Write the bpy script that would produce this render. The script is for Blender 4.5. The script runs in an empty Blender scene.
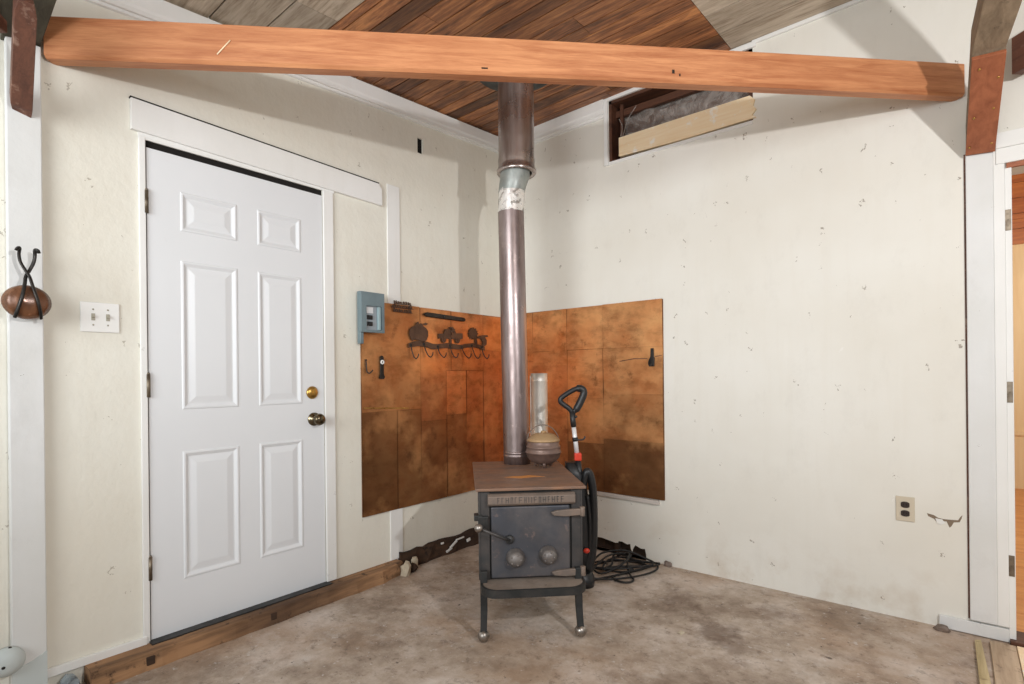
import bpy, bmesh, math, random
from mathutils import Vector, Matrix, Quaternion

random.seed(7)
S = bpy.context.scene
C = S.collection
PI = math.pi


# ------------------------------------------------------------------ helpers
def link(o):
    C.objects.link(o)
    return o


class MB:
    """collects shapes into one mesh"""
    def __init__(self):
        self.bm = bmesh.new()
        self.tone = {}

    def quad(self, pts, mi=0):
        f = self.bm.faces.new([self.bm.verts.new(p) for p in pts])
        f.material_index = mi
        return f

    def box(self, x0, x1, y0, y1, z0, z1, mi=0, M=None):
        p = [Vector((x, y, z)) for z in (z0, z1) for y in (y0, y1) for x in (x0, x1)]
        if M:
            p = [M @ q for q in p]
        v = [self.bm.verts.new(q) for q in p]
        fs = []
        for i in ((0, 2, 3, 1), (4, 5, 7, 6), (0, 1, 5, 4), (2, 6, 7, 3), (0, 4, 6, 2), (1, 3, 7, 5)):
            f = self.bm.faces.new([v[k] for k in i])
            f.material_index = mi
            fs.append(f)
        return fs

    def prism(self, poly, axis, a, b, mi=0, smooth=False):
        """extrude a 2D outline along axis ('x','y','z') from a to b"""
        def P(u, w, t):
            return {'y': (u, t, w), 'x': (t, u, w), 'z': (u, w, t)}[axis]
        A = [self.bm.verts.new(P(u, w, a)) for u, w in poly]
        B = [self.bm.verts.new(P(u, w, b)) for u, w in poly]
        fs = [self.bm.faces.new(A[::-1]), self.bm.faces.new(B)]
        n = len(poly)
        for i in range(n):
            f = self.bm.faces.new([A[i], A[(i + 1) % n], B[(i + 1) % n], B[i]])
            f.smooth = smooth
            fs.append(f)
        for f in fs:
            f.material_index = mi
        return fs

    def loft(self, rings, closed=True, caps=True, smooth=True, mi=0):
        R = [[self.bm.verts.new(p) for p in r] for r in rings]
        n = len(R[0])
        for a, b in zip(R, R[1:]):
            for i in range(n if closed else n - 1):
                f = self.bm.faces.new([a[i], a[(i + 1) % n], b[(i + 1) % n], b[i]])
                f.smooth = smooth
                f.material_index = mi
        if caps and closed:
            for r in (R[0][::-1], R[-1]):
                f = self.bm.faces.new(r)
                f.material_index = mi

    def lathe(self, prof, c=(0, 0, 0), n=28, axis=(0, 0, 1), caps=True, mi=0):
        q = Vector((0, 0, 1)).rotation_difference(Vector(axis))
        rings = []
        for r, h in prof:
            rings.append([Vector(c) + q @ Vector((max(r, 1e-4) * math.cos(2 * PI * i / n),
                                                   max(r, 1e-4) * math.sin(2 * PI * i / n), h)) for i in range(n)])
        self.loft(rings, True, caps, True, mi)

    def sphere(self, c, r, n=20, s=(1, 1, 1), mi=0):
        m = n // 2
        rings = []
        for j in range(m + 1):
            a = -PI / 2 + PI * j / m
            rr = max(math.cos(a), 1e-3)
            rings.append([Vector(c) + Vector((r * s[0] * rr * math.cos(2 * PI * i / n), r * s[1] * rr * math.sin(2 * PI * i / n),
                                              r * s[2] * math.sin(a))) for i in range(n)])
        self.loft(rings, mi=mi)

    def tube(self, pts, r, n=10, mi=0, flat=None):
        """round (or flattened) bar along a path; r number or list"""
        pts = [Vector(p) for p in pts]
        k = len(pts)
        R = r if isinstance(r, (list, tuple)) else [r] * k
        t0 = (pts[1] - pts[0]).normalized()
        up = Vector((0, 0, 1)) if abs(t0.z) < .9 else Vector((0, 1, 0))
        nrm = (up - t0 * up.dot(t0)).normalized()
        rings = []
        for i, p in enumerate(pts):
            t = (pts[min(i + 1, k - 1)] - pts[max(i - 1, 0)]).normalized()
            nrm = (nrm - t * nrm.dot(t)).normalized()
            bn = t.cross(nrm)
            f = flat or 1
            rings.append([p + R[i] * (math.cos(2 * PI * j / n) * nrm * f + math.sin(2 * PI * j / n) * bn) for j in range(n)])
        self.loft(rings, mi=mi)

    def build(self, name, mats, parent=None, loc=(0, 0, 0), rz=0, bevel=0, seg=2, autosmooth=False, recalc=True):
        if recalc:
            bmesh.ops.recalc_face_normals(self.bm, faces=self.bm.faces[:])
        me = bpy.data.meshes.new(name)
        self.bm.to_mesh(me)
        self.bm.free()
        for m in (mats if isinstance(mats, (list, tuple)) else [mats]):
            me.materials.append(m)
        o = bpy.data.objects.new(name, me)
        o.location = loc
        o.rotation_euler = (0, 0, rz)
        if parent:
            o.parent = parent
        if bevel:
            b = o.modifiers.new('bevel', 'BEVEL')
            b.width = bevel
            b.segments = seg
            b.limit_method = 'ANGLE'
            b.angle_limit = math.radians(40)
        return link(o)


def spline(pts, n=8):
    """Catmull-Rom through points"""
    P = [Vector(p) for p in pts]
    P = [P[0] * 2 - P[1]] + P + [P[-1] * 2 - P[-2]]
    out = []
    for i in range(1, len(P) - 2):
        for k in range(n):
            t = k / n
            a, b, c, d = P[i - 1], P[i], P[i + 1], P[i + 2]
            out.append(.5 * ((2 * b) + (c - a) * t + (2 * a - 5 * b + 4 * c - d) * t * t + (3 * b - a - 3 * c + d) * t ** 3))
    out.append(P[-2])
    return out


def thing(name, label, cat, loc=(0, 0, 0), rz=0, group=None):
    o = bpy.data.objects.new(name, None)
    o.location = loc
    o.rotation_euler = (0, 0, rz)
    o.empty_display_size = .1
    return tag(link(o), label, cat, group)


def tag(o, label, cat, group=None):
    o['label'] = label
    o['category'] = cat
    if group:
        o['group'] = group
    return o


def struct(o, label=None, cat=None):
    o['kind'] = 'structure'
    if label:
        o['label'] = label
    if cat:
        o['category'] = cat
    return o


def plabel(o, label):
    o['label'] = label
    return o


def tones(o, vals):
    """per-face tone attribute (r = tone, g = random phase)"""
    a = o.data.attributes.new('tone', 'FLOAT_COLOR', 'FACE')
    for i, v in enumerate(vals):
        a.data[i].color = (v[0], v[1], v[2] if len(v) > 2 else 0, 1)


# ------------------------------------------------------------------ materials
def srgb(r, g, b):
    f = lambda c: (c / 255 / 12.92) if c / 255 <= .04045 else ((c / 255 + .055) / 1.055) ** 2.4
    return (f(r), f(g), f(b), 1)


class NT:
    def __init__(self, name):
        self.m = bpy.data.materials.new(name)
        self.m.use_nodes = True
        self.t = self.m.node_tree
        self.t.nodes.clear()
        self.out = self.n('ShaderNodeOutputMaterial')
        self.b = self.n('ShaderNodeBsdfPrincipled')
        self.l(self.b.outputs[0], self.out.inputs[0])
        self.co = self.n('ShaderNodeTexCoord').outputs['Object']

    def n(self, t, **k):
        x = self.t.nodes.new(t)
        for a, v in k.items():
            setattr(x, a, v)
        return x

    def l(self, a, b):
        self.t.links.new(a, b)

    def set(self, **k):
        for a, v in k.items():
            i = self.b.inputs[a.replace('_', ' ')]
            if hasattr(v, 'links') or isinstance(v, bpy.types.NodeSocket):
                self.l(v, i)
            else:
                i.default_value = v

    def map(self, scale=(1, 1, 1), loc=(0, 0, 0), rot=(0, 0, 0), co=None):
        m = self.n('ShaderNodeMapping')
        m.inputs['Scale'].default_value = scale
        m.inputs['Location'].default_value = loc
        m.inputs['Rotation'].default_value = rot
        self.l(co or self.co, m.inputs[0])
        return m.outputs[0]

    def noise(self, scale, detail=4, rough=.55, co=None, dist=0, col=False):
        x = self.n('ShaderNodeTexNoise')
        x.inputs['Scale'].default_value = scale
        x.inputs['Detail'].default_value = detail
        x.inputs['Roughness'].default_value = rough
        x.inputs['Distortion'].default_value = dist
        self.l(co or self.co, x.inputs['Vector'])
        return x.outputs['Color' if col else 'Fac']

    def wave(self, scale, dist, co, dscale=1.5, detail=3, dirn='X'):
        x = self.n('ShaderNodeTexWave')
        x.bands_direction = dirn
        x.inputs['Scale'].default_value = scale
        x.inputs['Distortion'].default_value = dist
        x.inputs['Detail'].default_value = detail
        x.inputs['Detail Scale'].default_value = dscale
        self.l(co, x.inputs['Vector'])
        return x.outputs['Fac']

    def ramp(self, fac, stops, interp='LINEAR'):
        x = self.n('ShaderNodeValToRGB')
        x.color_ramp.interpolation = interp
        e = x.color_ramp.elements
        while len(e) < len(stops):
            e.new(.5)
        for i, (p, c) in enumerate(stops):
            e[i].position = p
            e[i].color = c if isinstance(c, tuple) else (c, c, c, 1)
        self.l(fac, x.inputs[0])
        return x.outputs[0]

    def mix(self, fac, a, b, mode='MIX'):
        x = self.n('ShaderNodeMix', data_type='RGBA', blend_type=mode)
        for s, v in ((x.inputs[0], fac), (x.inputs[6], a), (x.inputs[7], b)):
            if isinstance(v, bpy.types.NodeSocket):
                self.l(v, s)
            else:
                s.default_value = v
        return x.outputs[2]

    def math(self, op, a, b=0.0, clamp=False):
        x = self.n('ShaderNodeMath', operation=op, use_clamp=clamp)
        for s, v in ((x.inputs[0], a), (x.inputs[1], b)):
            if isinstance(v, bpy.types.NodeSocket):
                self.l(v, s)
            else:
                s.default_value = v
        return x.outputs[0]

    def bump(self, h, strength=.3, dist=.01):
        x = self.n('ShaderNodeBump')
        x.inputs['Strength'].default_value = strength
        x.inputs['Distance'].default_value = dist
        self.l(h, x.inputs['Height'])
        self.l(x.outputs[0], self.b.inputs['Normal'])

    def sep(self, co=None):
        x = self.n('ShaderNodeSeparateXYZ')
        self.l(co or self.co, x.inputs[0])
        return x.outputs


def m_paint(name, col, var, dirt, rough=.6, specks=.5, bump=.15, streak=True, base_stain=False):
    k = NT(name)
    c = k.mix(k.ramp(k.noise(1.3, 4), [(.35, 0.0), (.7, 1.0)]), col, var)
    if streak:
        s = k.noise(3, 5, co=k.map((6, 6, .5)))
        c = k.mix(k.ramp(s, [(.5, 0.0), (.75, .45)]), c, var)
    def chips(scale, size, keep, off, amt):
        v = k.n('ShaderNodeTexVoronoi')
        v.inputs['Scale'].default_value = scale
        w = k.n('ShaderNodeVectorMath', operation='ADD')
        k.l(k.map((1, 1, .8), off), w.inputs[0])
        wn = k.n('ShaderNodeVectorMath', operation='SCALE')
        wn.inputs['Scale'].default_value = .09
        k.l(k.noise(30, 3, .7, col=True), wn.inputs[0])
        k.l(wn.outputs[0], w.inputs[1])
        k.l(w.outputs[0], v.inputs['Vector'])
        sc = k.n('ShaderNodeSeparateColor')
        k.l(v.outputs['Color'], sc.inputs[0])
        near = k.math('LESS_THAN', v.outputs['Distance'], k.math('MULTIPLY', sc.outputs[1], size))
        return k.math('MULTIPLY', k.math('MULTIPLY', near, k.math('GREATER_THAN', sc.outputs[0], keep)), amt)
    c = k.mix(chips(7, .09, .55, (1, 2, 3), specks), c, dirt)
    c = k.mix(chips(17, .14, .72, (4, 2, 5), specks), c, dirt)
    c = k.mix(chips(5, .16, .7, (7, 1, 2), specks * .5), c, srgb(246, 244, 240))
    sm = k.noise(4, 7, .72, co=k.map((1.6, 1.6, .9), (3, 8, 1)))
    c = k.mix(k.math('MULTIPLY', k.ramp(sm, [(.54, 0.0), (.70, 1.0)]), .10 * specks), c, dirt)
    if base_stain:
        z = k.sep()[2]
        low = k.ramp(z, [(.03, 1.0), (.32, 0.0)])
        bl = k.ramp(k.noise(5.5, 5, .6), [(.5, 0.0), (.68, 1.0)])
        c = k.mix(k.math('MULTIPLY', k.math('MULTIPLY', low, bl), .32), c, srgb(170, 142, 104))
    k.set(Base_Color=c, Roughness=rough)
    h = k.noise(28, 4, co=k.map((1, 1, 1)))
    k.bump(h, bump, .004)
    return k.m


def m_wood(name, light, dark, axis='X', scale=1, rough=.6, knots=0, spots=None, mott=.5, coat=0):
    """grain runs along the given axis of the object"""
    k = NT(name)
    st = {'X': (.7, 9, 9), 'Y': (9, .7, 9), 'Z': (9, 9, .7)}[axis]
    co = k.map(tuple(s * scale for s in st))
    g = k.noise(3, 6, .62, co=co, dist=.6)
    f = k.noise(16, 4, .6, co=co)
    v = k.math('ADD', k.math('MULTIPLY', g, .75), k.math('MULTIPLY', f, .25))
    c = k.ramp(v, [(.33, dark), (.62, light)])
    c = k.mix(k.math('MULTIPLY', k.ramp(k.noise(2.2 * scale, 3), [(.42, 0.0), (.68, 1.0)]), mott), c, dark)
    if spots:
        c = k.mix(k.ramp(k.noise(14, 5, .7), [(.57, 0.0), (.66, .85)]), c, spots)
    k.set(Base_Color=c, Roughness=rough, Coat_Weight=coat)
    k.bump(f, .25, .003)
    return k.m


def m_metal(name, col, var, rough=.4, metallic=1.0, scale=6, spots=None, lo=.4, hi=.66, st=(1, 1, 1), bump=.08):
    k = NT(name)
    n = k.noise(scale, 6, .6, co=k.map(st))
    c = k.mix(k.ramp(n, [(lo, 0.0), (hi, 1.0)]), col, var)
    if spots:
        c = k.mix(k.ramp(k.noise(scale * 3, 5, .7), [(.6, 0.0), (.7, .8)]), c, spots)
    r = k.ramp(k.noise(scale * 1.7, 4), [(.3, max(rough - .1, 0.05)), (.7, min(rough + .15, 1.0))])
    k.set(Base_Color=c, Roughness=r, Metallic=metallic)
    if bump:
        k.bump(k.noise(scale * 8, 4), bump, .002)
    return k.m


def m_plain(name, col, rough=.5, metallic=0.0, var=.12):
    k = NT(name)
    d = tuple(x * (1 - var) for x in col[:3]) + (1,)
    k.set(Base_Color=k.mix(k.noise(12, 4), col, d), Roughness=rough, Metallic=metallic)
    return k.m


M = {}
M['wall_l'] = m_paint('cream_wall_paint', srgb(233, 231, 220), srgb(224, 219, 205), srgb(150, 138, 120), specks=.6, bump=.6)
M['wall_r'] = m_paint('cream_panel_paint', srgb(232, 230, 222), srgb(224, 220, 209), srgb(136, 124, 108), specks=.75, bump=.15, base_stain=True)
M['white'] = m_paint('white_trim_paint', srgb(240, 240, 238), srgb(228, 227, 222), srgb(150, 146, 140), rough=.5, specks=.25, bump=.12)
M['white_worn'] = m_paint('worn_white_post_paint', srgb(230, 231, 231), srgb(214, 214, 210), srgb(120, 112, 100), rough=.5, specks=1.0, bump=.3)
M['door'] = m_paint('white_door_paint', srgb(228, 230, 232), srgb(223, 225, 227), srgb(190, 188, 184), rough=.38, specks=.06, bump=.02, streak=False)
M['beam'] = m_wood('planed_fir_beam', srgb(208, 144, 98), srgb(164, 98, 60), 'X', 1.3, .5, mott=.3)
M['brownwood'] = m_wood('reddish_brown_board', srgb(170, 102, 68), srgb(136, 76, 48), 'Y', 1.0, .6, mott=.3)
M['stubwood'] = m_wood('dark_brown_board', srgb(118, 76, 58), srgb(78, 48, 38), 'X', 1.0, .6, mott=.5, spots=srgb(150, 120, 104))
M['greywood'] = m_wood('weathered_grey_timber', srgb(150, 130, 106), srgb(108, 90, 70), 'Y', .8, .8, spots=srgb(64, 52, 42))
M['mosswood'] = m_wood('dark_grey_green_timber', srgb(84, 80, 66), srgb(56, 52, 42), 'X', .8, .8)
M['sillwood'] = m_wood('old_sill_timber', srgb(166, 126, 90), srgb(62, 44, 33), 'Y', .5, .9, spots=srgb(46, 33, 26), mott=1.0)
M['rotwood'] = m_wood('rotten_dark_timber', srgb(82, 58, 40), srgb(34, 24, 18), 'Y', .8, .9, spots=srgb(20, 15, 12))
M['palewood'] = m_wood('raw_pine_board', srgb(254, 236, 204), srgb(240, 210, 164), 'X', .7, .6, spots=srgb(252, 248, 240), mott=.25)
M['darkwood'] = m_wood('dark_brown_reveal_wood', srgb(104, 64, 42), srgb(58, 34, 22), 'X', .8, .6)
M['orangewood'] = m_wood('orange_pine_plank', srgb(206, 128, 62), srgb(150, 78, 34), 'X', .7, .5)
M['pinefloor'] = m_wood('varnished_pine_floor', srgb(226, 164, 96), srgb(190, 120, 62), 'X', .6, .35)
M['plywood'] = m_wood('pale_plywood', srgb(240, 214, 164), srgb(224, 190, 136), 'Z', .3, .6, mott=.3)
M['yellowwood'] = m_wood('yellow_stained_strip', srgb(206, 190, 148), srgb(166, 146, 104), 'Y', .8, .7, spots=srgb(120, 100, 70))
M['tanwood'] = m_wood('tan_floor_plank', srgb(196, 174, 146), srgb(156, 132, 106), 'Y', .8, .6, spots=srgb(110, 90, 72))
M['gap_black'] = m_plain('gap_shade_black', srgb(22, 17, 13), .95)  # near-black colour painted in for the shade of narrow openings


def m_ceiling(name, light, dark, mid, rough):
    k = NT(name)
    a = k.n('ShaderNodeAttribute', attribute_name='tone')
    sp = k.n('ShaderNodeSeparateColor')
    k.l(a.outputs['Color'], sp.inputs[0])
    off = k.n('ShaderNodeCombineXYZ')
    k.l(k.math('MULTIPLY', sp.outputs[1], 37.0), off.inputs[0])
    k.l(k.math('MULTIPLY', sp.outputs[1], 11.0), off.inputs[1])
    v = k.n('ShaderNodeVectorMath', operation='ADD')
    k.l(k.co, v.inputs[0])
    k.l(off.outputs[0], v.inputs[1])
    co = k.map((.9, 8, 8), co=v.outputs[0])
    g = k.noise(2.4, 6, .65, co=co, dist=1.2)
    f = k.noise(13, 4, .6, co=co)
    c = k.ramp(k.math('ADD', k.math('MULTIPLY', g, .7), k.math('MULTIPLY', f, .3)), [(.34, dark), (.5, mid), (.66, light)])
    t = k.ramp(sp.outputs[0], [(0, .32), (1, 1.4)])
    c = k.mix(1.0, c, t, 'MULTIPLY')
    k.set(Base_Color=c, Roughness=rough)
    k.bump(f, .3, .003)
    return k.m


M['ceil_brown'] = m_ceiling('brown_stained_plank', srgb(206, 142, 88), srgb(74, 46, 30), srgb(150, 96, 60), .5)
M['ceil_grey'] = m_ceiling('weathered_grey_plank', srgb(226, 212, 194), srgb(150, 132, 112), srgb(200, 184, 164), .8)


def m_floor():
    k = NT('stained_concrete')
    c = k.ramp(k.noise(2.2, 12, .72), [(.38, srgb(141, 124, 108)), (.5, srgb(180, 164, 148)), (.62, srgb(210, 198, 187))])
    c = k.mix(k.ramp(k.noise(1.1, 8, .66, co=k.map((1, 1, 1), (5, 2, 0))), [(.47, 0.0), (.6, .42)]), c, srgb(171, 138, 109))
    c = k.mix(k.ramp(k.noise(3.4, 12, .78, co=k.map((1, 1, 1), (1, 9, 0))), [(.52, 0.0), (.64, .5)]), c, srgb(122, 101, 85))
    c = k.mix(k.ramp(k.noise(2.8, 12, .8, co=k.map((1, 1, 1), (8, 4, 0))), [(.54, 0.0), (.66, .42)]), c, srgb(213, 209, 205))
    c = k.mix(k.ramp(k.noise(16, 8, .78), [(.54, 0.0), (.64, .55)]), c, srgb(96, 77, 63))
    c = k.mix(k.ramp(k.noise(26, 5, .7, co=k.map((1, 1, 1), (3, 3, 3))), [(.62, 0.0), (.66, .6)]), c, srgb(213, 209, 205))
    c = k.mix(k.ramp(k.noise(20, 4, .65, co=k.map((1, 1, 1), (9, 3, 3))), [(.66, 0.0), (.69, .8)]), c, srgb(66, 51, 43))
    for (sx_, sy_, rx_, dk_) in ((1.72, -.66, .13, .6), (1.5, -.46, .16, .5), (1.85, -.75, .10, .5), (1.9, -.33, .12, .35)):
        dv = k.n('ShaderNodeVectorMath', operation='DISTANCE')
        k.l(k.co, dv.inputs[0])
        dv.inputs[1].default_value = (sx_, sy_, 0)
        dd = k.math('ADD', dv.outputs['Value'], k.math('MULTIPLY', k.math('SUBTRACT', k.noise(7, 6, .7, co=k.map((1, 1, 1), (sx_ * 3, 0, 0))), .5), rx_ * 3.5))
        c = k.mix(k.math('MULTIPLY', k.ramp(dd, [(rx_ * .35, 1.0), (rx_, 0.0)]), dk_), c, srgb(96, 73, 56))
    r = k.ramp(k.noise(3, 4), [(.3, .5), (.7, .8)])
    k.set(Base_Color=c, Roughness=r)
    k.bump(k.noise(22, 8, .7), .5, .008)
    return k.m


M['floor'] = m_floor()


def m_copper():
    k = NT('tarnished_copper_sheet')
    a = k.n('ShaderNodeAttribute', attribute_name='tone')
    sp = k.n('ShaderNodeSeparateColor')
    k.l(a.outputs['Color'], sp.inputs[0])
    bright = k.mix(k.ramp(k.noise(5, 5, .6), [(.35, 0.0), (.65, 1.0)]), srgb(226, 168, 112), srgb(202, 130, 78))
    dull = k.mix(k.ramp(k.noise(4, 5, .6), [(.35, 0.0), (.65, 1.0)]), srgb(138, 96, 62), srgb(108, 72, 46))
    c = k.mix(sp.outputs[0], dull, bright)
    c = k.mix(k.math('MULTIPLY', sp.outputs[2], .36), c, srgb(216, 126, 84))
    s = k.noise(4, 6, .65, co=k.map((1.6, 1.6, 3)))
    c = k.mix(k.ramp(s, [(.46, 0.0), (.66, .55)]), c, srgb(120, 78, 46))
    c = k.mix(k.ramp(k.noise(11, 7, .75), [(.55, 0.0), (.68, .6)]), c, srgb(96, 60, 38))
    c = k.mix(k.ramp(k.noise(3, 5, .6, co=k.map((1, 1, 1), (5, 5, 5))), [(.52, 0.0), (.64, .45)]), c, srgb(236, 176, 118))
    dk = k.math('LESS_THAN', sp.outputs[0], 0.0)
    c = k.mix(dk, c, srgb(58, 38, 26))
    r = k.ramp(k.noise(7, 5), [(.3, .3), (.7, .5)])
    k.set(Base_Color=c, Roughness=r, Metallic=.78)
    k.bump(k.noise(6, 4), .18, .006)
    return k.m


M['copper'] = m_copper()
M['stove_top'] = m_metal('rusted_stove_plate', srgb(122, 100, 87), srgb(148, 112, 88), .55, .3, 7, srgb(92, 76, 68), st=(1, 3, 1))
M['stove'] = m_metal('dark_cast_iron', srgb(66, 66, 66), srgb(88, 82, 79), .5, .5, 7, srgb(112, 98, 90))
M['stove_door'] = m_metal('mottled_iron_door', srgb(78, 80, 86), srgb(102, 98, 98), .42, .5, 6, srgb(138, 120, 114))
M['stove_black'] = m_metal('black_painted_iron', srgb(44, 46, 46), srgb(62, 60, 58), .5, .4, 9)
M['rust'] = m_metal('rusty_brown_iron', srgb(116, 104, 95), srgb(134, 116, 103), .6, .3, 10, srgb(92, 76, 68))
M['ash_shelf'] = m_metal('dusty_shelf_iron', srgb(150, 136, 124), srgb(124, 110, 98), .6, .3, 10, srgb(100, 88, 80))
M['nickel'] = m_metal('tarnished_nickel', srgb(176, 168, 160), srgb(124, 116, 108), .34, .9, 14, bump=0)
M['pipe'] = m_metal('scuffed_stovepipe', srgb(160, 146, 144), srgb(128, 112, 108), .36, .85, 5, srgb(176, 158, 150), st=(3, 3, .4))
M['pipe_up'] = m_metal('dark_shiny_stovepipe', srgb(186, 176, 172), srgb(140, 128, 122), .3, .9, 4, srgb(206, 196, 188), st=(4, 4, .4))
M['galv'] = m_metal('galvanised_grey_duct', srgb(168, 172, 168), srgb(140, 146, 142), .45, .6, 14)
M['foil'] = m_metal('crinkled_foil_tape', srgb(244, 242, 238), srgb(170, 166, 160), .3, .6, 26, lo=.55, hi=.62)
M['flash'] = m_metal('blue_grey_flashing', srgb(86, 92, 92), srgb(66, 66, 64), .5, .5, 6)
M['tin'] = m_metal('bright_tin_duct', srgb(232, 228, 220), srgb(208, 202, 192), .46, .6, 5, st=(1, 1, .3))
M['pot'] = m_metal('brown_cast_iron_pot', srgb(128, 106, 96), srgb(104, 84, 76), .45, .4, 8, srgb(146, 118, 100))
M['potlid'] = m_metal('tan_rusty_pot_lid', srgb(176, 146, 108), srgb(154, 122, 88), .5, .3, 9)
M['blackp'] = m_plain('black_plastic', srgb(30, 30, 31), .42)
M['cable'] = m_plain('black_rubber_cord', srgb(26, 25, 25), .55)
M['red'] = m_plain('red_plastic', srgb(214, 62, 40), .35)
M['alu'] = m_metal('brushed_aluminium', srgb(236, 236, 236), srgb(214, 214, 216), .4, .4, 6, bump=0)
M['breaker'] = m_metal('grey_enamel_box', srgb(120, 138, 144), srgb(106, 122, 128), .45, .2, 6)
M['breaker_in'] = m_plain('pale_grey_steel', srgb(150, 158, 164), .5)
M['breaker_lt'] = m_plain('pale_teal_steel', srgb(158, 182, 186), .45)
M['switchblk'] = m_plain('black_breaker_switch', srgb(22, 22, 24), .4)
M['paperlabel'] = m_plain('white_paper_label', srgb(220, 222, 224), .6)
M['plate'] = m_plain('white_plastic_plate', srgb(236, 235, 231), .35, var=.03)
M['toggle'] = m_plain('cream_grey_toggle', srgb(170, 164, 146), .4)
M['outletplate'] = m_plain('ivory_outlet_plate', srgb(206, 194, 172), .4, var=.06)
M['outletface'] = m_plain('brown_outlet_face', srgb(46, 32, 24), .4)
M['brass'] = m_metal('worn_brass', srgb(206, 168, 96), srgb(170, 130, 66), .28, 1.0, 18, bump=0)
M['agedbrass'] = m_metal('aged_bronze', srgb(136, 124, 100), srgb(88, 78, 62), .25, 1.0, 18, bump=0)
M['hinge'] = m_metal('weathered_hinge_steel', srgb(140, 128, 112), srgb(98, 86, 72), .4, .8, 20)
M['iron'] = m_metal('black_wrought_iron', srgb(46, 44, 42), srgb(66, 62, 58), .4, .7, 14)
M['rackiron'] = m_metal('brown_steel_silhouette', srgb(104, 82, 68), srgb(84, 64, 52), .5, .6, 14)
M['shell'] = m_metal('polished_brown_gourd', srgb(124, 82, 56), srgb(70, 46, 34), .26, .2, 9, srgb(150, 108, 80), st=(2.5, 2.5, .4), bump=.3)
M['greypaint'] = m_plain('pale_grey_paint', srgb(200, 208, 206), .5, var=.06)
M['ledgepaint'] = m_plain('worn_grey_ledge_paint', srgb(206, 198, 190), .6, var=.1)
M['knob'] = m_metal('dark_worn_knob_iron', srgb(126, 120, 116), srgb(96, 90, 88), .5, .6, 12, srgb(160, 152, 146))
M['plaster'] = m_plain('broken_plaster', srgb(206, 192, 168), .9, var=.3)
M['debris'] = m_metal('blue_grey_debris', srgb(150, 160, 164), srgb(60, 62, 64), .8, 0, 22)


def m_film():
    k = NT('wrinkled_plastic_film')
    k.set(Base_Color=srgb(196, 188, 180), Roughness=.2, Alpha=k.ramp(k.noise(6, 6, .65, dist=2.0), [(.35, .18), (.7, .75)]))
    k.bump(k.noise(7, 5, .6, dist=1.5), .8, .03)
    return k.m


M['film'] = m_film()


# ------------------------------------------------------------------ room shell
# corner of the two walls at the origin; wall_left is x = 0 (runs towards -y), wall_right is y = 0 (runs towards +x)
def ceil_z(x, y):
    return 2.915 + .02 * x + .07 * y


def wall_grid(mb, u0, u1, v0, v1, holes, P, depth):
    """wall slab with rectangular openings; P(u,v,d) maps to space, d = depth behind the face"""
    us = sorted({u0, u1, *[h[0] for h in holes], *[h[1] for h in holes]})
    vs = sorted({v0, v1, *[h[2] for h in holes], *[h[3] for h in holes]})
    inside = lambda u, v: any(h[0] < u < h[1] and h[2] < v < h[3] for h in holes)
    for d in (0, depth):
        for a, b in zip(us, us[1:]):
            for c, e in zip(vs, vs[1:]):
                if not inside((a + b) / 2, (c + e) / 2):
                    mb.quad([P(a, c, d), P(b, c, d), P(b, e, d), P(a, e, d)])
    for a, b, c, e in holes + [(u0, u1, v0, v1)]:
        for p, q in (((a, c), (b, c)), ((b, c), (b, e)), ((b, e), (a, e)), ((a, e), (a, c))):
            mb.quad([P(*p, 0), P(*q, 0), P(*q, depth), P(*p, depth)])


D0, D1, DZ0, DZ1 = -2.327, -1.527, .075, 2.112        # door leaf in wall_left
mb = MB()
wall_grid(mb, -4.6, 0, 0, 3.0, [(D0 - .005, D1 + .003, .03, DZ1 + .03), (-.862, -.818, 2.55, 2.645)],
          lambda u, v, d: (-d, u, v), .12)
bmesh.ops.remove_doubles(mb.bm, verts=mb.bm.verts[:], dist=1e-5)
wl = struct(mb.build('wall_left', M['wall_l']))
mb = MB()
mb.box(-.03, -.012, -.8625, -.8175, 2.5495, 2.6455)  # black block close behind the face paints the slot's inner shade
struct(mb.build('trim_1', M['gap_black']), 'black block painted as the shade inside the slot cut high in the left wall', 'wall cavity')

WX0, WX1, WZ0, WZ1 = .866, 1.745, 2.522, 2.912         # clerestory opening in wall_right
DX0, DX1, DZT = 2.766, 3.62, 2.005                     # doorway opening in wall_right
HX0, HX1, HZ = .70, 1.094, .095                        # broken-out strip at the foot of wall_right
mb = MB()
wall_grid(mb, -.12, 4.6, 0, 3.02, [(WX0, WX1, WZ0, WZ1), (DX0, DX1, 0.0, DZT), (HX0, HX1, 0.0, HZ)],
          lambda u, v, d: (u, d, v), .12)
# torn paper edge hanging into the broken strip
xs = [HX0, .78, .83, .88, .90, .905, .93, .965, .985, .99, 1.0, 1.004, 1.02, 1.06, 1.085, HX1]
zs = [.08, .085, .078, .07, .074, .085, .086, .075, .082, .05, .03, .052, .08, .066, .07, .03]
for i in range(len(xs) - 1):
    mb.quad([(xs[i], 0.002, HZ + .004), (xs[i], .002, zs[i]), (xs[i + 1], .002, zs[i + 1]), (xs[i + 1], .002, HZ + .004)])
wr = struct(mb.build('wall_right', M['wall_r']))
mb = MB()
mb.box(HX0 - .05, HX1 + .05, .05, .09, -.0, .16)
mb.box(.86, .9, .03, .05, 0, .1)
struct(mb.build('trim_2', M['rotwood']), 'dark rotten framing inside the broken foot of the right wall', 'wall framing')

# floor
mb = MB()
mb.quad([(-.3, -4.6, 0), (4.6, -4.6, 0), (4.6, 0, 0), (-.3, 0, 0)])
mb.quad([(-.3, 0, 0), (DX0 - .1, 0, 0), (DX0 - .1, .12, 0), (-.3, .12, 0)])
struct(mb.build('floor', M['floor']))

# ceiling: planks run along x; brown patch by the corner, weathered grey planks around it
mb = MB()
vals = []


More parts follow.
